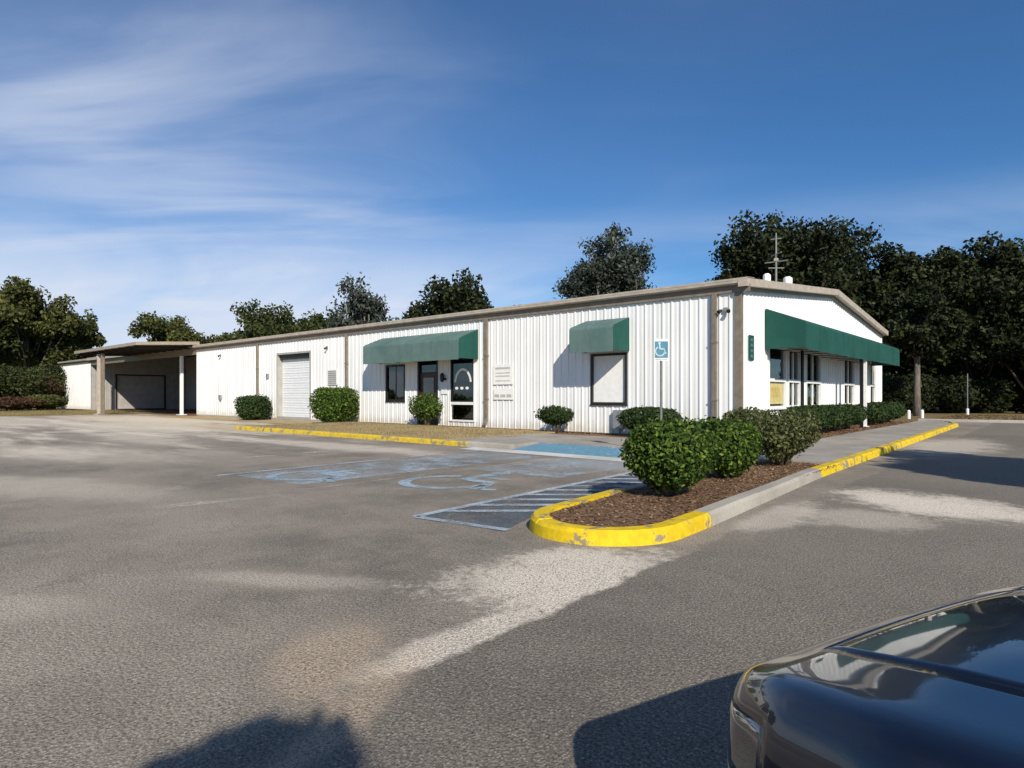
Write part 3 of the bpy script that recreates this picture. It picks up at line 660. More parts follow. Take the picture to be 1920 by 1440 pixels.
# roll-up door: recessed jambs, head, and slats each a piece
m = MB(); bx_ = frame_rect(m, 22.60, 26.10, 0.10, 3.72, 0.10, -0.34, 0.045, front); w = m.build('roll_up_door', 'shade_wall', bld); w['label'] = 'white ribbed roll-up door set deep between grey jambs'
z = 0.11; k = 0
while z < 3.3:
    q = MB(); q.extrude([(0.27, z), (0.255, z + 0.05), (0.27, z + 0.11), (0.262, z + 0.22), (0.272, z + 0.268), (0.31, z + 0.268), (0.31, z)], -25.99, -22.71); q.build('door_slat', 'white_door', w); z += 0.272
bxs(22.71, 25.99, 3.36, 3.61, -0.33, -0.12, front, 'door_hood', 'bronze', w); bxs(22.5, 26.2, 0.0, 0.105, -0.3, 0.05, front, 'threshold', 'kerb_grey', w)
# gable windows: white frames with a middle rail
for i, (a_, b_, z0, z1) in enumerate(G_OPEN):
    m = MB(); bx_ = frame_rect(m, a_, b_, z0, z1, 0.07, -0.10, 0.048, gable); bx_(a_ + 0.07, b_ - 0.07, 1.80, 1.90); w = m.build('window', 'white', bld)
    pane(a_ + 0.07, b_ - 0.07, z0 + 0.07, 1.80, -0.03, gable, w); pane(a_ + 0.07, b_ - 0.07, 1.90, z1 - 0.07, -0.03, gable, w)
    room(a_ + 0.05, b_ - 0.05, z0 + 0.05, z1 - 0.05, gable, w, 2.2)
    bxs(a_ - 0.03, b_ + 0.03, z0 - 0.045, z0 - 0.003, -0.05, 0.07, gable, 'sill', 'white', w)
    if i in (1, 2, 3): bxs((a_ + b_) / 2 - 0.03, (a_ + b_) / 2 + 0.03, z0 + 0.07, z1 - 0.07, -0.08, 0.012, gable, 'mullion', 'white', w)
    if i == 1: bxs(a_ + 0.15, a_ + 0.6, z0 + 0.1, 1.7, -0.16, -0.15, gable, 'blind', 'curtain', w)
    if i == 2: bxs(a_ + 0.1, a_ + 0.75, z0 + 0.1, 1.78, -0.16, -0.15, gable, 'blind', 'curtain', w)
    if i == 0:
        w['label'] = 'nearest gable window with a yellow poster in its lower half'
        bxs(a_ + 0.12, b_ - 0.12, 1.08, 1.78, -0.028, -0.024, gable, 'poster', 'poster_y', w)
        bxs(a_ + 0.40, b_ - 0.45, 1.30, 1.62, -0.0235, -0.022, gable, 'poster_print', 'poster_r', w)
MB().box(0.034, 0.10, 5.50, 5.66, 0.10, 2.95).build('door_post', 'black', bld)

# awnings ------------------------------------------------------------
def awning(a, b, zt, proj, plane, z_front=None, drop=0.76, name='awning', canvas='canvas'):
    """canvas over a frame: curved slope off the wall, upright front, closed ends"""
    zb = 2.80; zf = zb + drop
    prof = [(0.04, zt), (proj * 0.5, zt - (zt - zf) * 0.46), (proj * 0.93, zf + 0.035), (proj * 0.985, zf - 0.01), (proj, zf - 0.06), (proj, zb)]
    n = 22; m = MB(); P = []
    for i in range(n + 1):
        p = a + (b - a) * i / n; sag = 0.012 * math.sin(i * math.pi * 2 / 3.7) ** 2
        P.append([plane(p, o, z - (sag if 0 < k < 5 else 0)) for k, (o, z) in enumerate(prof)])
    for i in range(n):
        for k in range(len(prof) - 1): m.poly([P[i][k], P[i + 1][k], P[i + 1][k + 1], P[i][k + 1]])
    me = m.mesh(name, canvas); aw = link(name, me, bld)
    import bmesh as _b
    bm = _b.new(); bm.from_mesh(me); _b.ops.remove_doubles(bm, verts=bm.verts, dist=1e-4); bm.to_mesh(me); bm.free()
    md = aw.modifiers.new('thick', 'SOLIDIFY'); md.thickness = 0.006
    for p, s in ((a, -1), (b, 1)):
        e = MB(); pts = [plane(p + s * 0.003, o, z) for o, z in [(0.04, zb)] + prof]; pts2 = [plane(p + s * 0.009, o, z) for o, z in [(0.04, zb)] + prof]
        k = len(pts); e.v = pts + pts2; e.f = [tuple(range(k)), tuple(reversed(range(k, 2 * k)))] + [(i, (i + 1) % k, k + (i + 1) % k, k + i) for i in range(k)]
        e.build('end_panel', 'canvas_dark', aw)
    fr = MB()
    for i in range(int((b - a) / 1.2) + 1):
        p = min(a + 0.03 + i * (b - a - 0.06) / max(1, int((b - a) / 1.2)), b - 0.03)
        fr.tube([plane(p, 0.04, zb + 0.02), plane(p, proj - 0.03, zb + 0.02), plane(p, proj - 0.03, zf - 0.16), plane(p, 0.05, zt - 0.06)], 0.014, 6)
    fr.tube([plane(a + 0.02, proj - 0.03, zb + 0.02), plane(b - 0.02, proj - 0.03, zb + 0.02)], 0.016, 6)
    fr.build('awning_frame', 'black', aw)
    ns_ = max(2, int(round((b - a) / 1.45)))
    for i in range(1, ns_):
        p = a + (b - a) * i / ns_; sm_ = MB()
        for (o0, z0_), (o1, z1_) in zip(prof, prof[1:]):
            sm_.poly([plane(p - 0.018, o0 + 0.005, z0_ + 0.005), plane(p + 0.018, o0 + 0.005, z0_ + 0.005), plane(p + 0.018, o1 + 0.005, z1_ + 0.005), plane(p - 0.018, o1 + 0.005, z1_ + 0.005)])
        sm_.build('canvas_seam', canvas, aw)
    vl = MB(); n2 = 30
    for i in range(n2):
        p0_, p1_ = a + (b - a) * i / n2, a + (b - a) * (i + 1) / n2
        vl.poly([plane(p0_, proj + 0.002, zb), plane(p1_, proj + 0.002, zb), plane(p1_, proj + 0.004, zb - 0.05), plane(p0_, proj + 0.004, zb - 0.05)])
    v_ = vl.build('valance', canvas, aw)
    return aw
aw = awning(3.62, 5.30, 3.90, 1.02, front); aw['label'] = 'short green awning over the boarded window'
aw = awning(10.45, 16.55, 3.98, 1.10, front); aw['label'] = 'faded green awning over the brown entrance door'
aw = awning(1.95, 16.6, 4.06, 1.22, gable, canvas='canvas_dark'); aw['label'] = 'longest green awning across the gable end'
for v, u, mt in ((1.10, 9.55, 'black'), (1.10, 10.15, 'white')):
    pst = MB(); pst.box(v - 0.055, v + 0.055, u - 0.055, u + 0.055, 0.10, 2.86); pst.box(v - 0.12, v + 0.12, u - 0.12, u + 0.12, 0.10, 0.14); pst.build('post', mt, aw)

# fixtures on the walls ---------------------------------------------
def lamp(p, z, plane, two=False):
    d = bxs(p - 0.06, p + 0.06, z - 0.06, z + 0.06, 0.032, 0.08, plane, 'wall_lamp', 'grey', bld)
    for s in ((-1, 1) if two else (0,)):
        c = [plane(p + s * 0.10, 0.09, z - 0.01), plane(p + s * 0.13, 0.14, z - 0.04), plane(p + s * 0.15, 0.20, z - 0.08)]
        MB().tube(c, [0.03, 0.05, 0.06], 10).build('lamp_head', 'bronze', d)
lamp(0.42, 3.86, front, True); lamp(21.04, 3.80, front); lamp(33.0, 3.9, front)
d = bxs(12.28, 12.52, 2.0, 2.08, 0.032, 0.10, front, 'wall_lantern', 'black', bld)
MB().tube([(-12.4, -0.16, 1.92), (-12.4, -0.16, 2.0), (-12.4, -0.16, 2.2), (-12.4, -0.16, 2.3)], [0.05, 0.085, 0.10, 0.03], 6).build('lantern_body', 'black', d)
bxs(12.22, 12.58, 1.42, 1.80, 0.033, 0.05, front, 'notice_sheet', 'board', bld)
d = bxs(8.62, 9.62, 1.78, 2.55, 0.033, 0.055, front, 'wall_sign', 'board', bld); d['label'] = 'faded white notice board beside the downspout'
for k, (z0, z1) in enumerate(((2.36, 2.44), (2.20, 2.24), (2.08, 2.12), (1.90, 1.94))): bxs(8.75, 9.5, z0, z1, 0.0555, 0.058, front, 'faded_print', 'print_grey', d)
d = bxs(8.60, 9.60, 1.20, 1.62, 0.033, 0.055, front, 'wall_sign', 'board', bld)
for k in range(3): bxs(8.68 + 0.31 * k, 8.93 + 0.31 * k, 1.29, 1.40, 0.0555, 0.058, front, 'faded_print', 'print_grey', d)
d = bxs(3.78, 4.16, 0.28, 0.88, 0.033, 0.18, front, 'meter_box', 'grey', bld); MB().tube([(-3.95, -0.09, 0.12), (-3.95, -0.09, 0.28)], 0.025, 8).build('conduit', 'grey', d)
d = bxs(20.15, 20.95, 1.9, 2.68, 0.033, 0.07, front, 'wall_louvre', 'white', bld)
for k in range(7):
    z = 1.95 + k * 0.1; bxs(20.2, 20.9, z, z + 0.06, 0.071, 0.095, front, 'louvre_slat', 'shade_wall', d)
bxs(26.98, 27.16, 2.36, 2.60, 0.033, 0.12, front, 'switch_box', 'grey', bld); bxs(32.85, 33.1, 1.1, 1.4, 0.033, 0.14, front, 'tap_box', 'grey', bld)
d = bxs(0.55, 0.93, 2.40, 3.14, 0.034, 0.052, gable, 'plaque', 'sign_green', bld); d['label'] = 'small upright dark green plaque near the corner'
for k in range(4): bxs(0.66, 0.82, 2.48 + 0.16 * k, 2.57 + 0.16 * k, 0.0525, 0.055, gable, 'plaque_mark', 'canvas', d)

# loading bay: doors, posts, canopy ----------------------------------
sw = lambda p, o, z: (-59.0 + o, p, z)
m = MB(); frame_rect(m, 1.95, 6.30, 0.02, 3.35, 0.12, -0.20, 0.05, sw); w = m.build('bay_door', 'bronze', bld)
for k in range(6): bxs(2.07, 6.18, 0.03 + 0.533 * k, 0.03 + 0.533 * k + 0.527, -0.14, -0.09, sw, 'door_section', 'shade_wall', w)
bw = lambda p, o, z: (-p, 8.2 - o, z)
m = MB(); frame_rect(m, 38.2, 41.4, 0.02, 3.4, 0.12, -0.20, 0.05, bw); w = m.build('bay_door', 'bronze', bld); bxs(38.32, 41.28, 0.03, 3.27, -0.14, -0.09, bw, 'door_section', 'grey', w)
cn = MB(); cn.extrude([(-3.62, 4.69), (-3.62, 4.56), (-3.5, 4.55), (0.2, 4.77), (0.2, 4.95)], -49.4, -36.62)
cn = cn.build('canopy', 'spout', bld); cn['label'] = 'open canopy jutting out over the loading bay'
MB().box(-49.42, -36.60, -3.70, -3.625, 4.53, 4.72).build('canopy_fascia', 'trim', cn)
sd = MB(); sd.extrude([(-3.70, 4.53), (0.15, 4.77), (0.15, 4.98), (-3.70, 4.72)], -36.595, -36.55); sd.build('canopy_fascia', 'trim', cn)
for k in range(9): 
    x = -37.6 - 1.4 * k; MB().extrude([(-3.5, 4.545), (0.15, 4.76), (0.15, 4.52), (-3.5, 4.32)], x - 0.04, x + 0.04).build('rafter', 'dark', cn)
MB().box(-58.98, -36.6, -0.02, 0.14, 4.10, 4.62).build('bay_header', 'spout', bld)
MB().box(-59.3, -49.42, -0.26, 0.0, 4.52, 4.74).build('eave_flashing', 'trim_light', bld)
for x, y_, mt in ((-45.1, -3.3, 'trim_light'), (-44.2, -3.3, 'spout'), (-38.95, -0.05, 'white'), (-56.4, -0.05, 'trim_light')):
    q = MB(); q.box(x - 0.10, x + 0.10, y_ - 0.10, y_ + 0.10, 0.0, 4.33 if y_ < -1 else 4.10, 0.02); q.box(x - 0.25, x + 0.25, y_ - 0.25, y_ + 0.25, 0.0, 0.06); q.build('bay_post', mt, cn)

# rooftop vents and mast
for x, y_, r_ in ((-1.3, 5.97, 0.11), (-1.3, 8.37, 0.14)):
    zb = roof_z(y_); v_ = MB().tube([(x, y_, zb - 0.02), (x, y_, zb + 0.42)], r_ * 0.7, 10).build('roof_vent', 'white', bld)
    MB().tube([(x, y_, zb + 0.36), (x, y_, zb + 0.40), (x, y_, zb + 0.62), (x, y_, zb + 0.68)], [r_, r_ * 1.25, r_ * 1.25, r_ * 0.7], 10).build('vent_cap', 'white', v_)
ap = W(-1.5, 7.6); an = empty('antenna_mast', (ap.x, ap.y, roof_z(7.6)), YAW); tag(an, 'thin pale antenna mast with crossbars standing on the roof near the gable', 'antenna')
MB().tube([(0, 0, 0), (0, 0, 1.4), (0, 0, 2.4)], [0.045, 0.04, 0.03], 8).build('pole', 'galv', an)
for z, l, yy in ((1.25, 0.42, 0.2), (1.55, 0.30, -0.6), (1.0, 0.34, 0.9), (2.15, 0.2, 0.5)):
    c, s = math.cos(yy), math.sin(yy); MB().tube([(-l * c, -l * s, z), (l * c, l * s, z + 0.03)], 0.022, 6).build('crossbar', 'galv', an)
MB().box(-0.07, 0.07, -0.05, 0.05, 1.30, 1.40).build('antenna_box', 'trim_light', an)
MB().box(-0.2, 0.2, -0.2, 0.2, -0.02, 0.05).build('base_plate', 'galv', an)

# ================================================================== SIGN POST
sp = W(0.56, -5.85); sg = empty('parking_sign', (sp.x, sp.y, 0.12), R(-2)); tag(sg, 'blue and white accessible parking sign on a thin grey post behind the hedge', 'sign')
MB().tube([(0, 0.02, -0.1), (0, 0.02, 2.40)], 0.027, 8).build('post', 'galv', sg)
q = MB(); q.box(-0.145, 0.145, -0.014, -0.010, 1.97, 2.43); q = q.build('sign_plate', 'white', sg)
MB().box(-0.138, 0.138, -0.0185, -0.0145, 2.03, 2.38).build('blue_field', 'sign_blue', q)
def sym(parent):
    m = MB(); s = 0.22; cx, cz = -0.03, 2.17; yv = -0.0205
    P = lambda a, b: (cx + a * s, yv, cz + b * s)
    m.poly([P(-0.05 + 0.12 * math.cos(t), 0.78 + 0.12 * math.sin(t)) for t in np.linspace(0, 2 * math.pi, 12)[:-1]])
    def bar(a, b, w):
        d = Vector((b[0] - a[0], b[1] - a[1])).normalized() * (w / 2)
        m.poly([P(a[0] - d.y, a[1] + d.x), P(b[0] - d.y, b[1] + d.x), P(b[0] + d.y, b[1] - d.x), P(a[0] + d.y, a[1] - d.x)])
    bar((-0.05, 0.66), (0, 0.2), 0.14); bar((0.06, 0.22), (0.42, 0.22), 0.12); bar((0.40, 0.2), (0.55, -0.25), 0.12)
    A = np.linspace(R(120), R(365), 18)
    for t0, t1 in zip(A, A[1:]): m.poly([P(0.5 * math.cos(t0), 0.5 * math.sin(t0)), P(0.5 * math.cos(t1), 0.5 * math.sin(t1)), P(0.38 * math.cos(t1), 0.38 * math.sin(t1)), P(0.38 * math.cos(t0), 0.38 * math.sin(t0))])
    m.build('wheelchair_symbol', 'sign_pale', parent)
sym(q)
MB().box(-0.13, 0.13, -0.0185, -0.0145, 1.985, 2.015).build('text_strip', 'print_grey', q)

# ================================================================== SHRUBS
def shrub(name, x, y, rx, ry, h, n, size, mat, label, seed, group=None, z0=0.11, boxy=2.6, gap=0.08, loose=0.0, frame=True, stems=7, cat='shrub', trunk=0.16, taper=0.30):
    """rx, ry half widths; clipped superellipsoid shell of leaves over stems"""
    rng = np.random.default_rng(seed)
    p = W(x, y) if frame else Vector((x, y, 0))
    o = empty(name, (p.x, p.y, z0), YAW if frame else rng.uniform(0, 6)); tag(o, label, cat, group)
    d = rng.normal(size=(n, 3)); d /= np.linalg.norm(d, axis=1, keepdims=True)
    k = (np.abs(d) ** boxy).sum(1) ** (-1 / boxy)                      # superellipsoid radius
    r = 1 - np.abs(rng.normal(0, 0.16 + loose * 0.5, n)); inner = rng.random(n) < 0.25; r[inner] = rng.uniform(0.3, 0.95, inner.sum())
    lump = np.zeros(n)
    for _ in range(16):
        c = rng.normal(size=3); c /= np.linalg.norm(c); lump += rng.uniform(-0.05, 0.10 + loose * 0.35) * np.exp(-((d - c) ** 2).sum(1) / 0.10)
    r = r * (1 + lump) + rng.normal(0, 0.012, n)
    hc = h * (0.5 + trunk / 2); hz_ = h * (0.5 - trunk / 2)
    P = d * (k * r)[:, None]; under = np.clip(-P[:, 2], 0, 1)
    P = P * np.array([rx, ry, hz_]) ; P[:, :2] *= (1 - taper * under ** 1.5)[:, None]; P[:, 2] += hc
    shoot = rng.random(n) < 0.05; P[shoot] = (P[shoot] - np.array([0, 0, hc])) * rng.uniform(1.02, 1.16, (shoot.sum(), 1)) + np.array([0, 0, hc])
    cl = rng.normal(size=(14, 3)) * np.array([rx, ry, hz_]) * 0.8 + np.array([0, 0, hc])
    keep = np.ones(n, bool)
    for c in cl: keep &= ~((((P - c) ** 2).sum(1) < (gap * (rx + ry)) ** 2) & (rng.random(n) < 0.8))
    P = P[keep]; N = d[keep]
    link('foliage', quads_mesh('foliage', leaf_quads(rng, P, N, size, 0.45), mat), o)
    for i in range(stems):
        a_ = rng.uniform(0, 2 * math.pi); q = rng.uniform(0.25, 0.8)
        b0 = Vector((0.12 * rx * math.cos(a_), 0.12 * ry * math.sin(a_), -0.04)); tip = Vector((q * rx * math.cos(a_), q * ry * math.sin(a_), h * rng.uniform(0.6, 0.9)))
        midp = b0.lerp(tip, 0.45) + Vector((rng.normal(0, 0.05) * rx, rng.normal(0, 0.05) * ry, 0.05))
        MB().tube([b0, midp, tip], [0.018 + 0.012 * h, 0.014 + 0.005 * h, 0.005], 6).build('stem', 'stem', o, True)
    return o
shrub('hedge_shrub', 3.27, -10.78, 0.49, 0.60, 0.92, 15000, 0.029, 'hedge', 'clipped dark green shrub nearest the yellow kerb nose on the island', 11, 'shrubs on the island', loose=0.28, gap=0.09, boxy=3.0, trunk=0.1, taper=0.35)
shrub('hedge_shrub', 3.08, -8.7, 0.50, 0.60, 0.88, 11000, 0.031, 'hedge', 'middle green shrub of the three on the planting island', 12, 'shrubs on the island', loose=0.25, boxy=3.0, trunk=0.1)
shrub('olive_shrub', 3.15, -6.35, 0.66, 0.78, 0.98, 6500, 0.034, 'hedge_olive', 'sparse olive shrub showing bare brown stems at the back of the island', 13, 'shrubs on the island', gap=0.12, loose=0.5, boxy=2.2, stems=22)
shrub('corner_shrub', 0.55, -0.85, 0.70, 0.65, 0.86, 7000, 0.038, 'hedge_olive', 'olive shrub at the near corner of the building', 14, 'shrubs along the walls', loose=0.3)
shrub('wall_shrub', -2.45, -0.85, 0.98, 0.6, 0.90, 8000, 0.040, 'hedge_dark', 'low wide clipped shrub against the wall right of the boarded window', 15, 'shrubs along the walls')
shrub('wall_shrub', -5.95, -0.9, 0.62, 0.55, 0.88, 4200, 0.042, 'hedge_dark', 'small ragged shrub against the ribbed wall left of the boarded window', 16, 'shrubs along the walls', loose=0.35, gap=0.13, trunk=0.28)
shrub('wall_shrub', -12.7, -0.8, 0.90, 0.6, 1.30, 5000, 0.050, 'hedge', 'tall loose shrub in front of the brown entrance door', 17, 'shrubs along the walls', loose=0.95, gap=0.15, boxy=2.0, trunk=0.14, stems=12)
shrub('wall_shrub', -18.75, -1.1, 1.06, 0.85, 1.60, 12000, 0.055, 'hedge', 'largest clipped boxy shrub between roll-up door and long awning', 18, 'shrubs along the walls', boxy=4.6, gap=0.04, trunk=0.03, taper=0.16)
shrub('wall_shrub', -26.95, -0.95, 0.90, 0.75, 1.34, 7000, 0.06, 'hedge_dark', 'farthest clipped shrub left of the roll-up door', 19, 'shrubs along the walls', boxy=4.6, gap=0.04, z0=0.0, trunk=0.03, taper=0.18)
for i, (yy, rr_) in enumerate(((3.1, 0.8), (4.7, 0.85), (6.3, 0.82), (7.9, 0.85))):
    shrub('gable_shrub', 0.92, yy, 0.66, rr_ + 0.12, 0.92, 5500, 0.042, 'hedge_dark', ['first clipped shrub under the gable awning counting from the corner', 'second clipped shrub under the gable awning counting from the corner', 'third clipped shrub under the gable awning counting from the corner', 'fourth clipped shrub under the gable awning, just before the awning posts'][i], 30 + i, 'clipped shrubs under the gable windows', boxy=3.2)
for i, yy in enumerate((12.2, 13.9, 15.6)):
    shrub('gable_shrub', 0.92, yy, 0.66, 0.92, 0.94, 4500, 0.048, 'hedge_dark', ['first clipped shrub beyond the awning posts', 'second clipped shrub beyond the awning posts', 'last clipped shrub at the far end of the gable'][i], 40 + i, 'clipped shrubs under the gable windows', boxy=3.2)

# ================================================================== TREES
def tree(name, px, Y, ztop, wid, label, seed, leaf='oak', bark='bark', n=11000, size=0.21, base=0.28, blobs=26, group='trees behind the building', moss=0, open_=0.0, lean=0.0, trunk_r=None, shape=1.0, X=None, bare=0):
    if leaf == 'oak_dark' and bark == 'bark': bark = 'bark_dark'
    rng = np.random.default_rng(seed); X = (px - 960) / 1180 * Y if X is None else X
    o = empty(name, (X, Y, -0.05)); tag(o, label, 'tree', group)
    if 20 < Y < 70: size *= 0.82; n = int(n * 1.35)
    size = size * 1.12; rx = wid / 2 * 0.97; zc_ = ztop * (1 + base) / 2; rz = ztop * (1 - base) / 2
    C = []
    for i in range(blobs):
        d = rng.normal(size=3); d /= np.linalg.norm(d); q = rng.uniform(0.45, 0.86) if i > blobs // 5 else rng.uniform(0.1, 0.5)
        if d[2] < -0.5: d[2] *= 0.6
        br = rng.uniform(0.24, 0.40) * rx
        c = np.array([d[0] * rx * q * (1 if d[2] < 0.3 else 0.9), d[1] * rx * q, d[2] * rz * q * shape + zc_]); c[0] += lean * (c[2] / ztop)
        C.append((c, br))
    tr = trunk_r or 0.022 * ztop + 0.06
    bend = rng.normal(0, 0.25, 2); split = ztop * base * rng.uniform(0.85, 1.1)
    MB().tube([(0, 0, -0.2), (bend[0] * 0.3, bend[1] * 0.3, split * 0.5), (bend[0], bend[1], split), (bend[0] * 1.3 + lean * 0.5, bend[1] * 1.3, zc_)], [tr * 1.35, tr, tr * 0.85, tr * 0.4], 9).build('trunk', bark, o, True)
    lm = MB()
    for c, br in C:
        s_ = Vector((bend[0], bend[1], split * rng.uniform(0.8, 1.35))); e_ = Vector(c); m_ = s_.lerp(e_, 0.5) + Vector((rng.normal(0, 0.3), rng.normal(0, 0.3), 0.35))
        lm.tube([s_, m_, e_], [tr * 0.38, tr * 0.22, tr * 0.06], 6)
        for _ in range(3 + bare):
            t = m_.lerp(e_, rng.uniform(0.2, 0.9)); lm.tube([t, t + Vector(rng.normal(0, 1, 3)).normalized() * min(br, 1.3) * 0.8 + Vector((0, 0, min(br, 1.3) * 0.3))], [tr * 0.07, tr * 0.02], 4)
    lm.build('limb', bark, o, True)
    n = int(n * 1.9); vol = np.array([b ** 2 for _, b in C]); cnt = (n * vol / vol.sum()).astype(int); Ps, Ns = [], []
    for (c, br), k in zip(C, cnt):
        # each clump is itself made of a few twig sprays, so the edge breaks up
        ns = 11; sc = rng.normal(size=(ns, 3)); sc /= np.linalg.norm(sc, axis=1, keepdims=True); sc = sc * br * rng.uniform(0.35, 1.0, (ns, 1)) * np.array([1.1, 1.1, 0.75])
        idx = rng.integers(0, ns, k); d = rng.normal(size=(k, 3)); d /= np.linalg.norm(d, axis=1, keepdims=True)
        rr_ = rng.random(k) ** 0.45 * br * 0.46
        if open_: rr_ *= 1 + open_ * rng.random(k)
        Ps.append(c + sc[idx] + d * rr_[:, None]); nn = d * 0.5 + sc[idx] / br * 0.6; Ns.append(nn)
    P = np.concatenate(Ps); N = np.concatenate(Ns); N[:, 2] += 0.25
    N /= np.linalg.norm(N, axis=1, keepdims=True) + 1e-9
    link('crown', quads_mesh('crown', leaf_quads(rng, P, N, size, 0.35, 0.6), leaf), o)
    if moss:
        i = rng.integers(0, len(P), moss); Q = P[i] * np.array([0.92, 0.92, 1]) - np.array([0, 0, 0.3]); h_ = rng.uniform(0.5, 1.5, (moss, 1)); w_ = rng.uniform(0.06, 0.16, (moss, 1)); a_ = rng.uniform(0, 6.28, moss)
        t = np.stack([np.cos(a_), np.sin(a_), 0 * a_], 1) * w_; dn = np.concatenate([rng.normal(0, 0.05, (moss, 2)), -h_], 1)
        tag(link('hanging_moss', quads_mesh('hanging_moss', np.stack([Q - t, Q + t, Q + t * 0.4 + dn, Q - t * 0.4 + dn], 1), 'moss'), o), kind='stuff')
    return o
tree('oak_tree', 58, 72, 15.2, 12.5, 'big round-crowned tree at the far left edge', 101, 'oak_light', n=15000, blobs=34, base=0.16)
tree('oak_tree', 128, 78, 12.8, 9.5, 'leafy tree just left of the white bay wall', 102, 'oak_light', n=11000, base=0.14)
tree('oak_tree', -75, 66, 13.5, 12.0, 'tree cut off by the left edge of the photo', 103, 'oak', n=10000, base=0.15)
tree('oak_tree', 312, 92, 13.6, 12.5, 'yellow-green tree rising behind the loading bay canopy', 104, 'oak_light', n=11000, blobs=22, open_=0.4)
tree('oak_tree', 530, 88, 14.4, 16.0, 'dense dark green tree behind the roll-up door', 105, 'oak', n=13000, blobs=30, shape=0.85)
tree('oak_tree', 690, 78, 15.6, 10.0, 'greyish half-bare tree behind the long awning', 106, 'oak_grey', 'bark_pale', n=4200, blobs=20, open_=0.8, bare=6, moss=160)
tree('oak_tree', 628, 80, 12.6, 6.0, 'small green tree left of the half-bare grey one', 107, 'oak', n=6000, blobs=16)
tree('oak_tree', 858, 72, 14.6, 15.0, 'flat-topped dark tree above the white notice board', 108, 'oak_dark', n=12500, blobs=30, shape=0.9)
tree('oak_tree', 1145, 60, 18.2, 9.8, 'tall narrow grey-green tree standing alone above the roof middle', 109, 'oak_grey', 'bark_pale', n=11500, blobs=40, size=0.18, moss=260, shape=1.05, bare=4, open_=0.5)
tree('oak_tree', 1478, 56, 19.3, 16.5, 'large dark tree behind the antenna mast', 110, 'oak_dark', n=24000, blobs=66, size=0.2, base=0.14)
tree('oak_tree', 1390, 60, 14.2, 9.0, 'lower dark tree left of the antenna mast', 111, 'oak_dark', n=7000)
tree('oak_tree', 1685, 52, 14.3, 11.0, 'dark oak rising behind the right end of the gable', 112, 'oak_dark', n=17000, blobs=48, size=0.2, base=-0.02)
tree('oak_tree', 1828, 50, 14.4, 12.0, 'dark spreading oak near the right edge of the photo', 113, 'oak_dark', n=18000, blobs=52, size=0.2, base=0.0)
tree('oak_tree', 1965, 46, 13.4, 11.0, 'oak cut off by the right edge of the photo', 114, 'oak_dark', n=14000, blobs=40, size=0.2, base=0.0)
tree('oak_tree', 1719, 41.5, 8.4, 6.0, 'small dark oak with a bare forked trunk beyond the sidewalk', 115, 'oak_dark', n=7500, base=0.42, size=0.17, blobs=22, trunk_r=0.2, bark='bark_mid')
tree('oak_tree', 1612, 64, 16.0, 10.5, 'dark tree filling the gap behind the gable slope', 116, 'oak_dark', n=15000, base=0.0, blobs=46)
for i, (px_0, Y_, zt, wd, lf) in enumerate(((1680, 58, 8.5, 10, 'oak_dark'), (1775, 60, 9.0, 11, 'oak_dark'), (1880, 57, 8.6, 11, 'oak_dark'), (1990, 55, 8.5, 11, 'oak_dark'))):
    tree('understory_tree', px_0, Y_, zt, wd, ['low dark thicket tree right behind the gable corner', 'low dark thicket tree behind the forked trunk', 'low dark thicket tree left of the right photo edge', 'low dark thicket tree cut by the right photo edge'][i], 130 + i, lf, n=9000, base=-0.12, blobs=34, group='thicket under the oaks', shape=0.95)
for i, (px_0, Y_, h_, wd, lf, lb_) in enumerate(((20, 58, 4.2, 3.2, 'oak', 'tall green bush under the trees at the left edge'), (62, 60, 3.4, 2.6, 'red_leaf', 'rusty brown bush under the left trees'), (98, 62, 4.4, 2.6, 'oak', 'dark green bush against the far end of the white wall'), (-40, 56, 4.4, 3.4, 'oak', 'green bush cut off by the left photo edge'), (84, 57, 1.5, 1.8, 'oak_light', 'low yellow-green bush in the grass at left'), (30, 55, 1.3, 2.4, 'red_leaf', 'low rusty bush in the grass at left'))):
    X_ = (px_0 - 960) / 1180 * Y_; shrub('wild_bush', X_, Y_, wd, wd * 0.8, h_, 7000, 0.12, lf, lb_, 150 + i, 'bushes under the left trees', z0=-0.05, loose=0.5, frame=False, stems=5, boxy=2.1)
tree('oak_tree', 592, 96, 13.6, 10.0, 'low green tree between the dense dark tree and the half-bare one', 121, 'oak', n=9000, blobs=26, base=0.1)
tree('oak_tree', 752, 90, 13.4, 9.0, 'low dark tree right of the half-bare grey one', 122, 'oak', n=8000, blobs=24, base=0.1)
tree('oak_tree', 452, 100, 12.6, 10.0, 'low green tree left of the dense dark one', 123, 'oak_light', n=8000, blobs=24, base=0.1)
tree('oak_tree', 920, 78, 13.0, 8.0, 'small dark tree right of the flat-topped one', 124, 'oak_dark', n=7000, blobs=22, base=0.1)
for i, px_0 in enumerate((1655, 1720, 1790, 1862, 1935)):
    shrub('wild_bush', (px_0 - 960) / 1180 * 48, 48, 3.0, 1.6, 3.1, 6000, 0.13, 'oak_dark', ['first dark bush under the right oaks counting from the gable', 'second dark bush under the right oaks counting from the gable', 'third dark bush under the right oaks counting from the gable', 'fourth dark bush under the right oaks counting from the gable', 'dark bush under the oaks cut by the right photo edge'][i], 170 + i, 'bushes under the right oaks', z0=-0.05, loose=0.5, frame=False, stems=4, boxy=2.2, trunk=0.02)
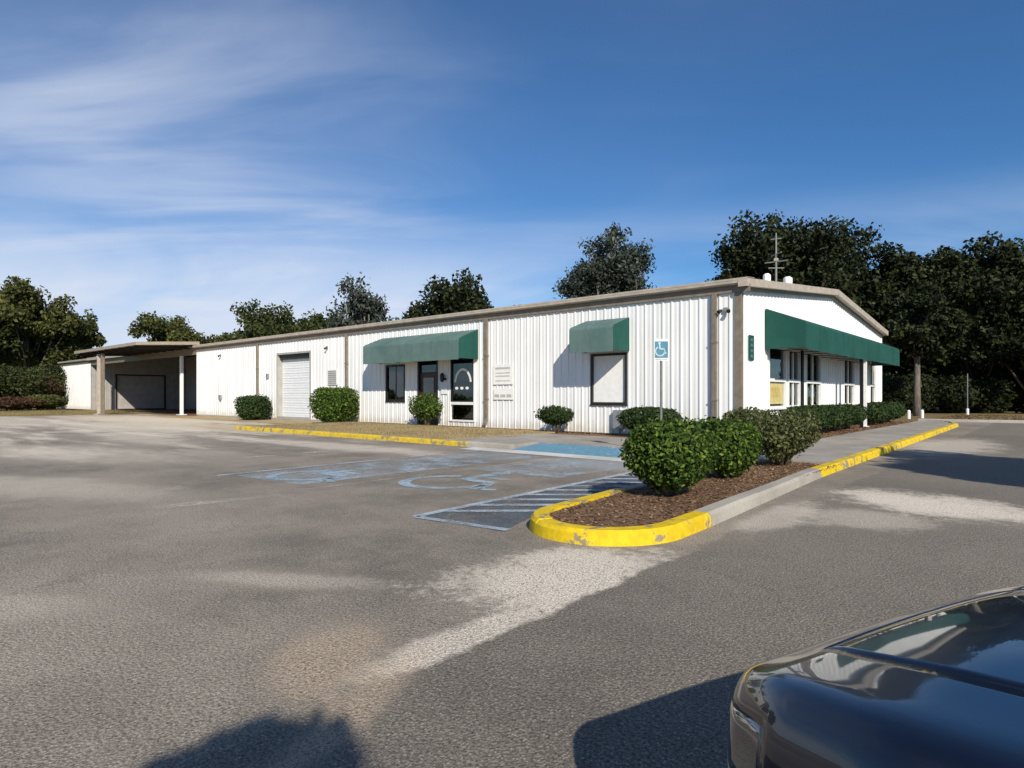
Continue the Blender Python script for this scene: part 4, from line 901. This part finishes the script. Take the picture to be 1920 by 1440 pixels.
# distant trees that close the horizon
tl = np.random.default_rng(77)
for i in range(9):
    px_0 = -150 + i * 62 if i < 5 else 1650 + (i - 5) * 110
    tree('distant_tree', px_0, 120 + tl.uniform(-8, 12), tl.uniform(10.5, 12.5), 17, ['far tree behind the left edge trees, first from the left', 'far tree behind the left edge trees, second from the left', 'far tree behind the left edge trees, third from the left', 'far tree showing just right of the left edge trees', 'far tree low behind the canopy roof', 'far tree behind the right oaks, first from the gable', 'far tree behind the right oaks, second from the gable', 'far tree behind the right oaks, third from the gable', 'far tree behind the right oaks, fourth from the gable'][i], 200 + i, 'oak' if i < 5 else 'oak_dark', n=5000, size=0.36, base=0.05, blobs=22, group='distant trees')
for i in range(6):
    tree('distant_tree', 0, 62 + 6 * (i % 3), 12.5 + (i % 2), 15, ['first', 'second', 'third', 'fourth', 'fifth', 'sixth'][i] + ' far tree past the right photo edge, counting outward from the oaks', 230 + i, 'oak_dark', n=5000, size=0.3, base=0.04, blobs=24, group='distant trees past the right edge', X=58 + 13 * i)
# trees beside and behind the viewer: their shadows fall into the picture
tree('young_tree', 0, -4.3, 4.45, 1.6, 'young tree planted behind the dark car', 301, 'oak', n=5200, size=0.09, base=0.42, blobs=16, X=0.68, trunk_r=0.05, group='trees round the lot')
tree('oak_tree', 0, 1.3, 8.8, 6.2, 'oak beside the lot at the right of the viewer', 302, 'oak_dark', n=9000, size=0.16, base=0.36, blobs=26, X=12.3, trunk_r=0.16, group='trees round the lot')
# bollards under the oaks
for i, px_0 in enumerate((1704, 1729)):
    Y_ = 36.5 + i; q = MB(); q.tube([(0, 0, -0.05), (0, 0, 0.45), (0, 0, 0.52)], [0.09, 0.09, 0.05], 10); b_ = q.build('bollard', 'white'); b_.location = ((px_0 - 960) / 1180 * Y_, Y_, 0)
    tag(b_, ['short white bollard left of the forked trunk', 'short white bollard right beside the forked trunk'][i], 'bollard', 'white posts beyond the lot')

q = empty('marker_post', ((1814 - 960) / 1180 * 44, 44, 0)); tag(q, 'thin grey post with a white foot under the right oaks', 'post')
MB().tube([(0, 0, -0.05), (0, 0, 2.9)], 0.035, 8).build('pole', 'galv', q); MB().tube([(0, 0, -0.04), (0, 0, 0.42), (0, 0, 0.46)], [0.09, 0.09, 0.05], 10).build('foot', 'white', q)
# ------------------------------------------------------------------ chips and dry grass
rng = np.random.default_rng(5)
def scatter(name, n, x0, x1, y0, y1, z, size, mat, flat, ok=None, up=False):
    P = np.stack([rng.uniform(x0, x1, n), rng.uniform(y0, y1, n), np.full(n, z)], 1)
    if ok is not None: P = P[ok(P)]
    n = len(P); P[:, 2] += rng.uniform(0, 0.012, n)
    if up:
        h = size * rng.uniform(0.5, 1.4, (n, 1)); a_ = rng.uniform(0, 6.28, n); t = np.stack([np.cos(a_), np.sin(a_), 0 * a_], 1) * 0.006; lean = rng.normal(0, 0.45, (n, 3)) * h; lean[:, 2] = h[:, 0]
        V = np.stack([P - t, P + t, P + lean], 1)
    else: V = leaf_quads(rng, P, np.tile([0, 0, 1.0], (n, 1)), size, flat)
    return tag(in_frame(link(name, quads_mesh(name, V, mat))), kind='stuff')
inside = lambda P: (P[:, 0] > 2.72) & (P[:, 0] < 3.98) & ((P[:, 1] > -12.2) | ((P[:, 0] - 3.42) ** 2 + (P[:, 1] + 12.45) ** 2 < 0.6 ** 2))
tag(scatter('bark_mulch', 7000, 2.6, 4.05, -13.1, -5.7, 0.118, 0.022, 'chip', 0.8, inside), 'brown bark mulch covering the planting island')
tag(scatter('wall_mulch', 9000, -17.9, 0.0, -0.75, -0.06, 0.10, 0.03, 'chip', 0.7), 'brown mulch strip along the foot of the front wall')
tag(scatter('hedge_mulch', 5000, 0.1, 1.7, -1.8, 18, 0.115, 0.03, 'chip', 0.7), 'brown mulch under the gable shrubs')
tag(scatter('dry_grass', 13000, -17.9, -5.9, -5.9, -0.7, 0.128, 0.05, 'dry_grass', 0, None, True), 'dry yellow grass on the verge before the front wall')
tag(scatter('verge_grass', 26000, -60, -45.1, -14, 2, -0.03, 0.16, 'dry_grass', 0, None, True), 'rough grass beyond the lot at left')
tag(scatter('fallen_leaves', 9000, 1.5, 24, 21.9, 36, 0.02, 0.07, 'chip', 0.8), 'brown fallen leaves under the right oaks')
P = rng.uniform(0, 1, (1500, 2)); 
tag(scatter('sand_grains', 2600, 3.0, 4.5, -15.6, -13.5, 0.003, 0.006, 'moss', 0.8), 'loose pale grit beside the yellow kerb nose')

# ================================================================== CARS
def smooth_interp(xs, ys, x, k=0.10):
    f_ = np.linspace(min(xs) - 0.6, max(xs) + 0.6, 800); v = np.interp(f_, xs, ys); w_ = int(k / (f_[1] - f_[0])) | 1
    if w_ > 1:
        ker = np.hanning(w_ + 2)[1:-1]; ker /= ker.sum(); v = np.convolve(np.pad(v, w_ // 2, mode='edge'), ker, 'valid')
    return np.interp(x, f_, v)
def chaikin(p, it=3):
    p = [np.array(q, float) for q in p]
    for _ in range(it):
        r_ = [p[0]]
        for a_, b_ in zip(p, p[1:]): r_ += [a_ * 0.75 + b_ * 0.25, a_ * 0.25 + b_ * 0.75]
        p = r_ + [p[-1]]
    return np.array(p)
def resample(p, n):
    s_ = np.concatenate([[0], np.cumsum(np.linalg.norm(np.diff(p, axis=0), axis=1))]); t = np.linspace(0, s_[-1], n)
    return np.stack([np.interp(t, s_, p[:, k]) for k in range(p.shape[1])], 1)
def make_car(name, loc, heading, paint, label, fine=True):
    o = empty(name, loc, heading); tag(o, label, 'car')
    ns, nv = (150, 46) if fine else (70, 26)
    xs = 2.28 - np.concatenate([np.linspace(0, 1, ns // 3) ** 1.8 * 0.5, 0.5 + np.linspace(0, 1, ns - ns // 3 - 12 + 1)[1:] * 3.75, 4.25 + (1 - np.linspace(1, 0, 13)[1:] ** 1.8) * 0.30])
    zt = smooth_interp([-2.3, -2.22, -2.05, -1.8, -1.0, 0.0, 0.8, 1.3, 1.75, 2.02, 2.16, 2.24, 2.28], [0.55, 0.78, 0.90, 0.95, 0.95, 0.94, 0.925, 0.87, 0.805, 0.75, 0.695, 0.59, 0.45], xs, 0.08)
    wx = smooth_interp([-2.3, -2.2, -2.0, -1.5, -0.5, 0.5, 1.2, 1.7, 1.95, 2.10, 2.20, 2.26, 2.28], [0.55, 0.70, 0.80, 0.87, 0.90, 0.90, 0.885, 0.85, 0.79, 0.71, 0.60, 0.48, 0.40], xs, 0.10)
    zb = smooth_interp([-2.3, -2.1, -1.6, 1.7, 2.1, 2.28], [0.40, 0.30, 0.22, 0.22, 0.24, 0.30], xs)
    cr = smooth_interp([-2.3, 0.7, 1.8, 2.28], [0.03, 0.035, 0.034, 0.015], xs)
    G = np.zeros((ns, nv, 3))
    for i in range(len(xs)):
        w_, z_, b_ = wx[i], zt[i], zb[i]; dz = z_ - b_
        pts = [(0, z_ + cr[i]), (0.3 * w_, z_ + cr[i] * 0.92), (0.60 * w_, z_ + cr[i] * 0.55), (0.74 * w_, z_ + 0.012), (0.87 * w_, z_ + 0.010), (0.925 * w_, z_ - 0.004), (0.965 * w_, z_ - 0.05 * min(1, dz / 0.5)), (0.985 * w_, z_ - 0.17 * dz), (1.0 * w_, z_ - 0.36 * dz), (0.99 * w_, z_ - 0.62 * dz), (0.955 * w_, b_ + 0.05), (0.88 * w_, b_)]
        c = resample(chaikin(pts, 3), nv); G[i] = np.stack([np.full(nv, xs[i]), c[:, 0], c[:, 1]], 1)
    wheels = [(1.38, 0.33), (-1.32, 0.33)]
    HV = int(nv * 0.36)                        # hood edge column
    ih = int(np.argmin(abs(xs - 2.1))); HJ0 = int(np.argmin(abs(G[ih, HV:, 2] - 0.645))) + HV; HJ1 = int(np.argmin(abs(G[ih, HV:, 2] - 0.535))) + HV
    parts = {'body': [], 'hood': [], 'trunk_lid': [], 'headlight': []}
    for i in range(len(xs) - 1):
        for j in range(nv - 1):
            c = (G[i, j] + G[i + 1, j + 1]) / 2
            if any((c[0] - wx_) ** 2 + (c[2] - wz_) ** 2 < 0.37 ** 2 for wx_, wz_ in wheels) and c[1] > 0.5: continue
            if 1.97 < c[0] < 2.21 and HJ0 <= j < HJ1: parts['headlight'].append((i, j))
            elif 0.78 < c[0] < 2.06 and j < HV: parts['hood'].append((i, j))
            elif -2.1 < c[0] < -1.75 and j < HV: parts['trunk_lid'].append((i, j))
            else: parts['body'].append((i, j))
    root = None
    for pn, fs, sides in [(k_, v_, (1, -1)) for k_, v_ in parts.items() if k_ != 'headlight'] + [('headlight', parts['headlight'], (1,)), ('headlight', parts['headlight'], (-1,))]:
        m = MB(); idx = {}
        def vid(i, j, s_):
            k_ = (i, j, s_ if j else 1)
            if k_ not in idx:
                p = G[i, j].copy(); p[1] *= s_
                idx[k_] = len(m.v); m.v.append(tuple(p))
            return idx[k_]
        for i, j in fs:
            for s_ in sides: m.f.append((vid(i, j, s_), vid(i + 1, j, s_), vid(i + 1, j + 1, s_), vid(i, j + 1, s_)))
        if pn == 'body':
            for e in (0, len(xs) - 1):
                m.f.append(tuple([vid(e, j, 1) for j in range(nv)] + [vid(e, j, -1) for j in range(nv - 1, 0, -1)]))
        p_ = m.build(pn, 'lamp_glass' if pn == 'headlight' else paint, o, True)
        if pn in ('hood', 'trunk_lid'):           # shut line: pull the panel edge in a little and turn it down
            me = p_.data; cen = sum((v.co for v in me.vertices), Vector()) / len(me.vertices)
            for v in me.vertices: v.co.x = cen.x + (v.co.x - cen.x) * 0.994; v.co.y *= 0.989; v.co.z += 0.001
        md = p_.modifiers.new('thick', 'SOLIDIFY'); md.thickness = 0.012; md.offset = -1
    # dark void under the panels so the shut lines read black
    MB().box(-2.0, 2.0, -0.66, 0.66, 0.26, 0.66).build('chassis', 'black', o)
    # cabin
    gx_ = np.linspace(0.98, -1.95, 60); gz = smooth_interp([-1.95, -1.35, -0.9, -0.2, 0.15, 0.98], [0.96, 1.30, 1.405, 1.43, 1.385, 0.935], gx_, 0.22); gw = smooth_interp([-1.95, -1.0, 0.1, 0.98], [0.66, 0.74, 0.76, 0.70], gx_, 0.3)
    nv2 = 22; Q = np.zeros((60, nv2, 3))
    for i in range(60):
        top = gz[i]; bz = 0.925; h_ = max(top - bz, 0.004); tw = gw[i] * (1 - 0.26 * min(1, h_ / 0.5))
        c = resample(chaikin([(0, top + 0.025), (tw * 0.5, top + 0.02), (tw * 0.9, top - 0.012), (tw * 1.03, top - 0.06 * min(1, h_ / .3)), (gw[i] * 0.97, bz + 0.4 * h_), (gw[i], bz - 0.01)], 2), nv2); Q[i] = np.stack([np.full(nv2, gx_[i]), c[:, 0], c[:, 1]], 1)
    groups = {'windshield': [], 'rear_window': [], 'roof': [], 'side_window': [], 'pillar': []}
    for i in range(59):
        for j in range(nv2 - 1):
            x = gx_[i]; sidej = j >= 11
            if sidej:
                ok_ = 13 <= j <= 19 and -1.45 < x < 0.62 and not (-0.42 < x < -0.30) and Q[i, 11, 2] > 1.1
                groups['side_window' if ok_ else 'pillar'].append((i, j))
            elif x > 0.10: groups['windshield' if j < 10 else 'pillar'].append((i, j))
            elif x < -1.02: groups['rear_window' if j < 10 else 'pillar'].append((i, j))
            else: groups['roof'].append((i, j))
    for gn, fs in groups.items():
        m = MB(); idx = {}
        def vid2(i, j, s_):
            k_ = (i, j, s_ if j else 1)
            if k_ not in idx: p = Q[i, j].copy(); p[1] *= s_; idx[k_] = len(m.v); m.v.append(tuple(p))
            return idx[k_]
        for i, j in fs:
            for s_ in (1, -1): m.f.append((vid2(i, j, s_), vid2(i + 1, j, s_), vid2(i + 1, j + 1, s_), vid2(i, j + 1, s_)))
        m.build(gn, paint if gn in ('roof', 'pillar') else 'car_glass', o, True)
    # wheels
    tm = MB(); rm = MB()
    prof = [(0.23, -0.095), (0.30, -0.105), (0.325, -0.08), (0.33, 0), (0.325, 0.08), (0.30, 0.105), (0.23, 0.095)]
    sg_ = 28
    for k in range(sg_):
        a0, a1 = 2 * math.pi * k / sg_, 2 * math.pi * (k + 1) / sg_
        for (r0, y0), (r1, y1) in zip(prof, prof[1:]): tm.poly([(r0 * math.cos(a0), y0, r0 * math.sin(a0)), (r0 * math.cos(a1), y0, r0 * math.sin(a1)), (r1 * math.cos(a1), y1, r1 * math.sin(a1)), (r1 * math.cos(a0), y1, r1 * math.sin(a0))])
    rm.tube([(0, -0.06, 0), (0, 0.05, 0)], 0.225, 28); 
    for k in range(5):
        a0 = 2 * math.pi * k / 5; c, s_ = math.cos(a0), math.sin(a0)
        for sd in (-0.075, 0.06): rm.tube([(0.03 * c, sd, 0.03 * s_), (0.22 * c, sd, 0.22 * s_)], 0.028, 6)
    tme = tm.mesh('tyre', 'tyre', True); rme = rm.mesh('rim', 'rim')
    for wx_, wz_ in wheels:
        for s_ in (1, -1):
            wh = empty('wheel', (wx_, s_ * 0.775, wz_)); wh.parent = o; link('tyre', tme, wh); link('rim', rme, wh)
            am = MB(); A = np.linspace(R(-28), R(208), 26); am.tube([(wx_ + 0.375 * math.cos(t), s_ * (float(np.interp(-wx_, -xs, wx)) - 0.035), wz_ + 0.375 * math.sin(t)) for t in A], 0.024, 6); am.build('wheel_arch', 'black', o, True)
    for s_ in (1, -1):
        m = MB(); m.box(-2.24, -2.12, s_ * 0.66 - 0.1, s_ * 0.66 + 0.1, 0.66, 0.80, 0.03); m.build('tail_light', 'tail', o)
        mm = MB().tube([(0.62, s_ * 0.86, 0.93), (0.60, s_ * 0.97, 0.97)], 0.025, 6).build('mirror', paint, o); q = MB(); q.tube([(0.68, s_ * 1.02, 0.985), (0.65, s_ * 1.02, 0.985), (0.58, s_ * 1.02, 0.985), (0.55, s_ * 1.02, 0.985)], [0.04, 0.085, 0.095, 0.085], 10); q.build('mirror_housing', paint, mm, True)
        dh = MB(); dh.tube([(-0.10, s_ * 0.905, 0.80), (-0.12, s_ * 0.925, 0.80), (-0.28, s_ * 0.925, 0.80), (-0.30, s_ * 0.905, 0.80)], 0.012, 6); dh.build('door_handle', 'rim', o)
    gr = MB(); gr.box(2.20, 2.30, -0.40, 0.40, 0.40, 0.56, 0.03); gr = gr.build('grille', 'black', o)
    for z in (0.43, 0.48, 0.53): MB().box(2.302, 2.31, -0.38, 0.38, z - 0.008, z + 0.008).build('grille_bar', 'rim', gr)
    MB().box(2.285, 2.312, -0.26, 0.26, 0.33, 0.36).build('bumper_slot', 'black', o)
    return o
def mat_car(name, c, flake):
    n = NT(name); f_ = n.voro(900, out='Color'); s_ = n.n('ShaderNodeSeparateXYZ'); n.set(s_.inputs[0], f_)
    cc = n.mix(n.math('MULTIPLY', s_.outputs[0], 0.25), c, flake)
    dust = n.rng(n.noise(3, 6, 0.7), 0.35, 0.8, 0.02, 0.10)
    return n.done(n.bsdf(cc, n.math('ADD', 0.28, dust), 0.35, 0.0, coat=1.0))
M['navy'] = mat_car('navy_car_paint', (0.002, 0.004, 0.012), (0.006, 0.011, 0.034))
M['silver'] = mat_car('grey_car_paint', (0.06, 0.063, 0.066), (0.10, 0.10, 0.10))
M['car_glass'] = mat_plain('car_window', (0.012, 0.014, 0.015), 0.05, 0.6, coat=1.0, var=0.0)
M['tyre'] = mat_plain('tyre_rubber', (0.018, 0.018, 0.018), 0.85, 0.2)
M['rim'] = mat_plain('alloy_rim', (0.45, 0.45, 0.46), 0.3, 0.5, 0.8)
M['lamp_glass'] = mat_plain('headlight_glass', (0.035, 0.037, 0.04), 0.08, 0.6, coat=1.0, var=0.0)
M['tail'] = mat_plain('tail_red', (0.25, 0.01, 0.01), 0.15, 0.6, coat=1.0)
HD = R(90 + 30); hx, hy = math.cos(HD), math.sin(HD); NX, NY = 1.0, 1.90
make_car('parked_car', (NX - hx * 2.28, NY - hy * 2.28, 0.0), HD, 'navy', 'glossy dark navy car cut off by the lower right corner')
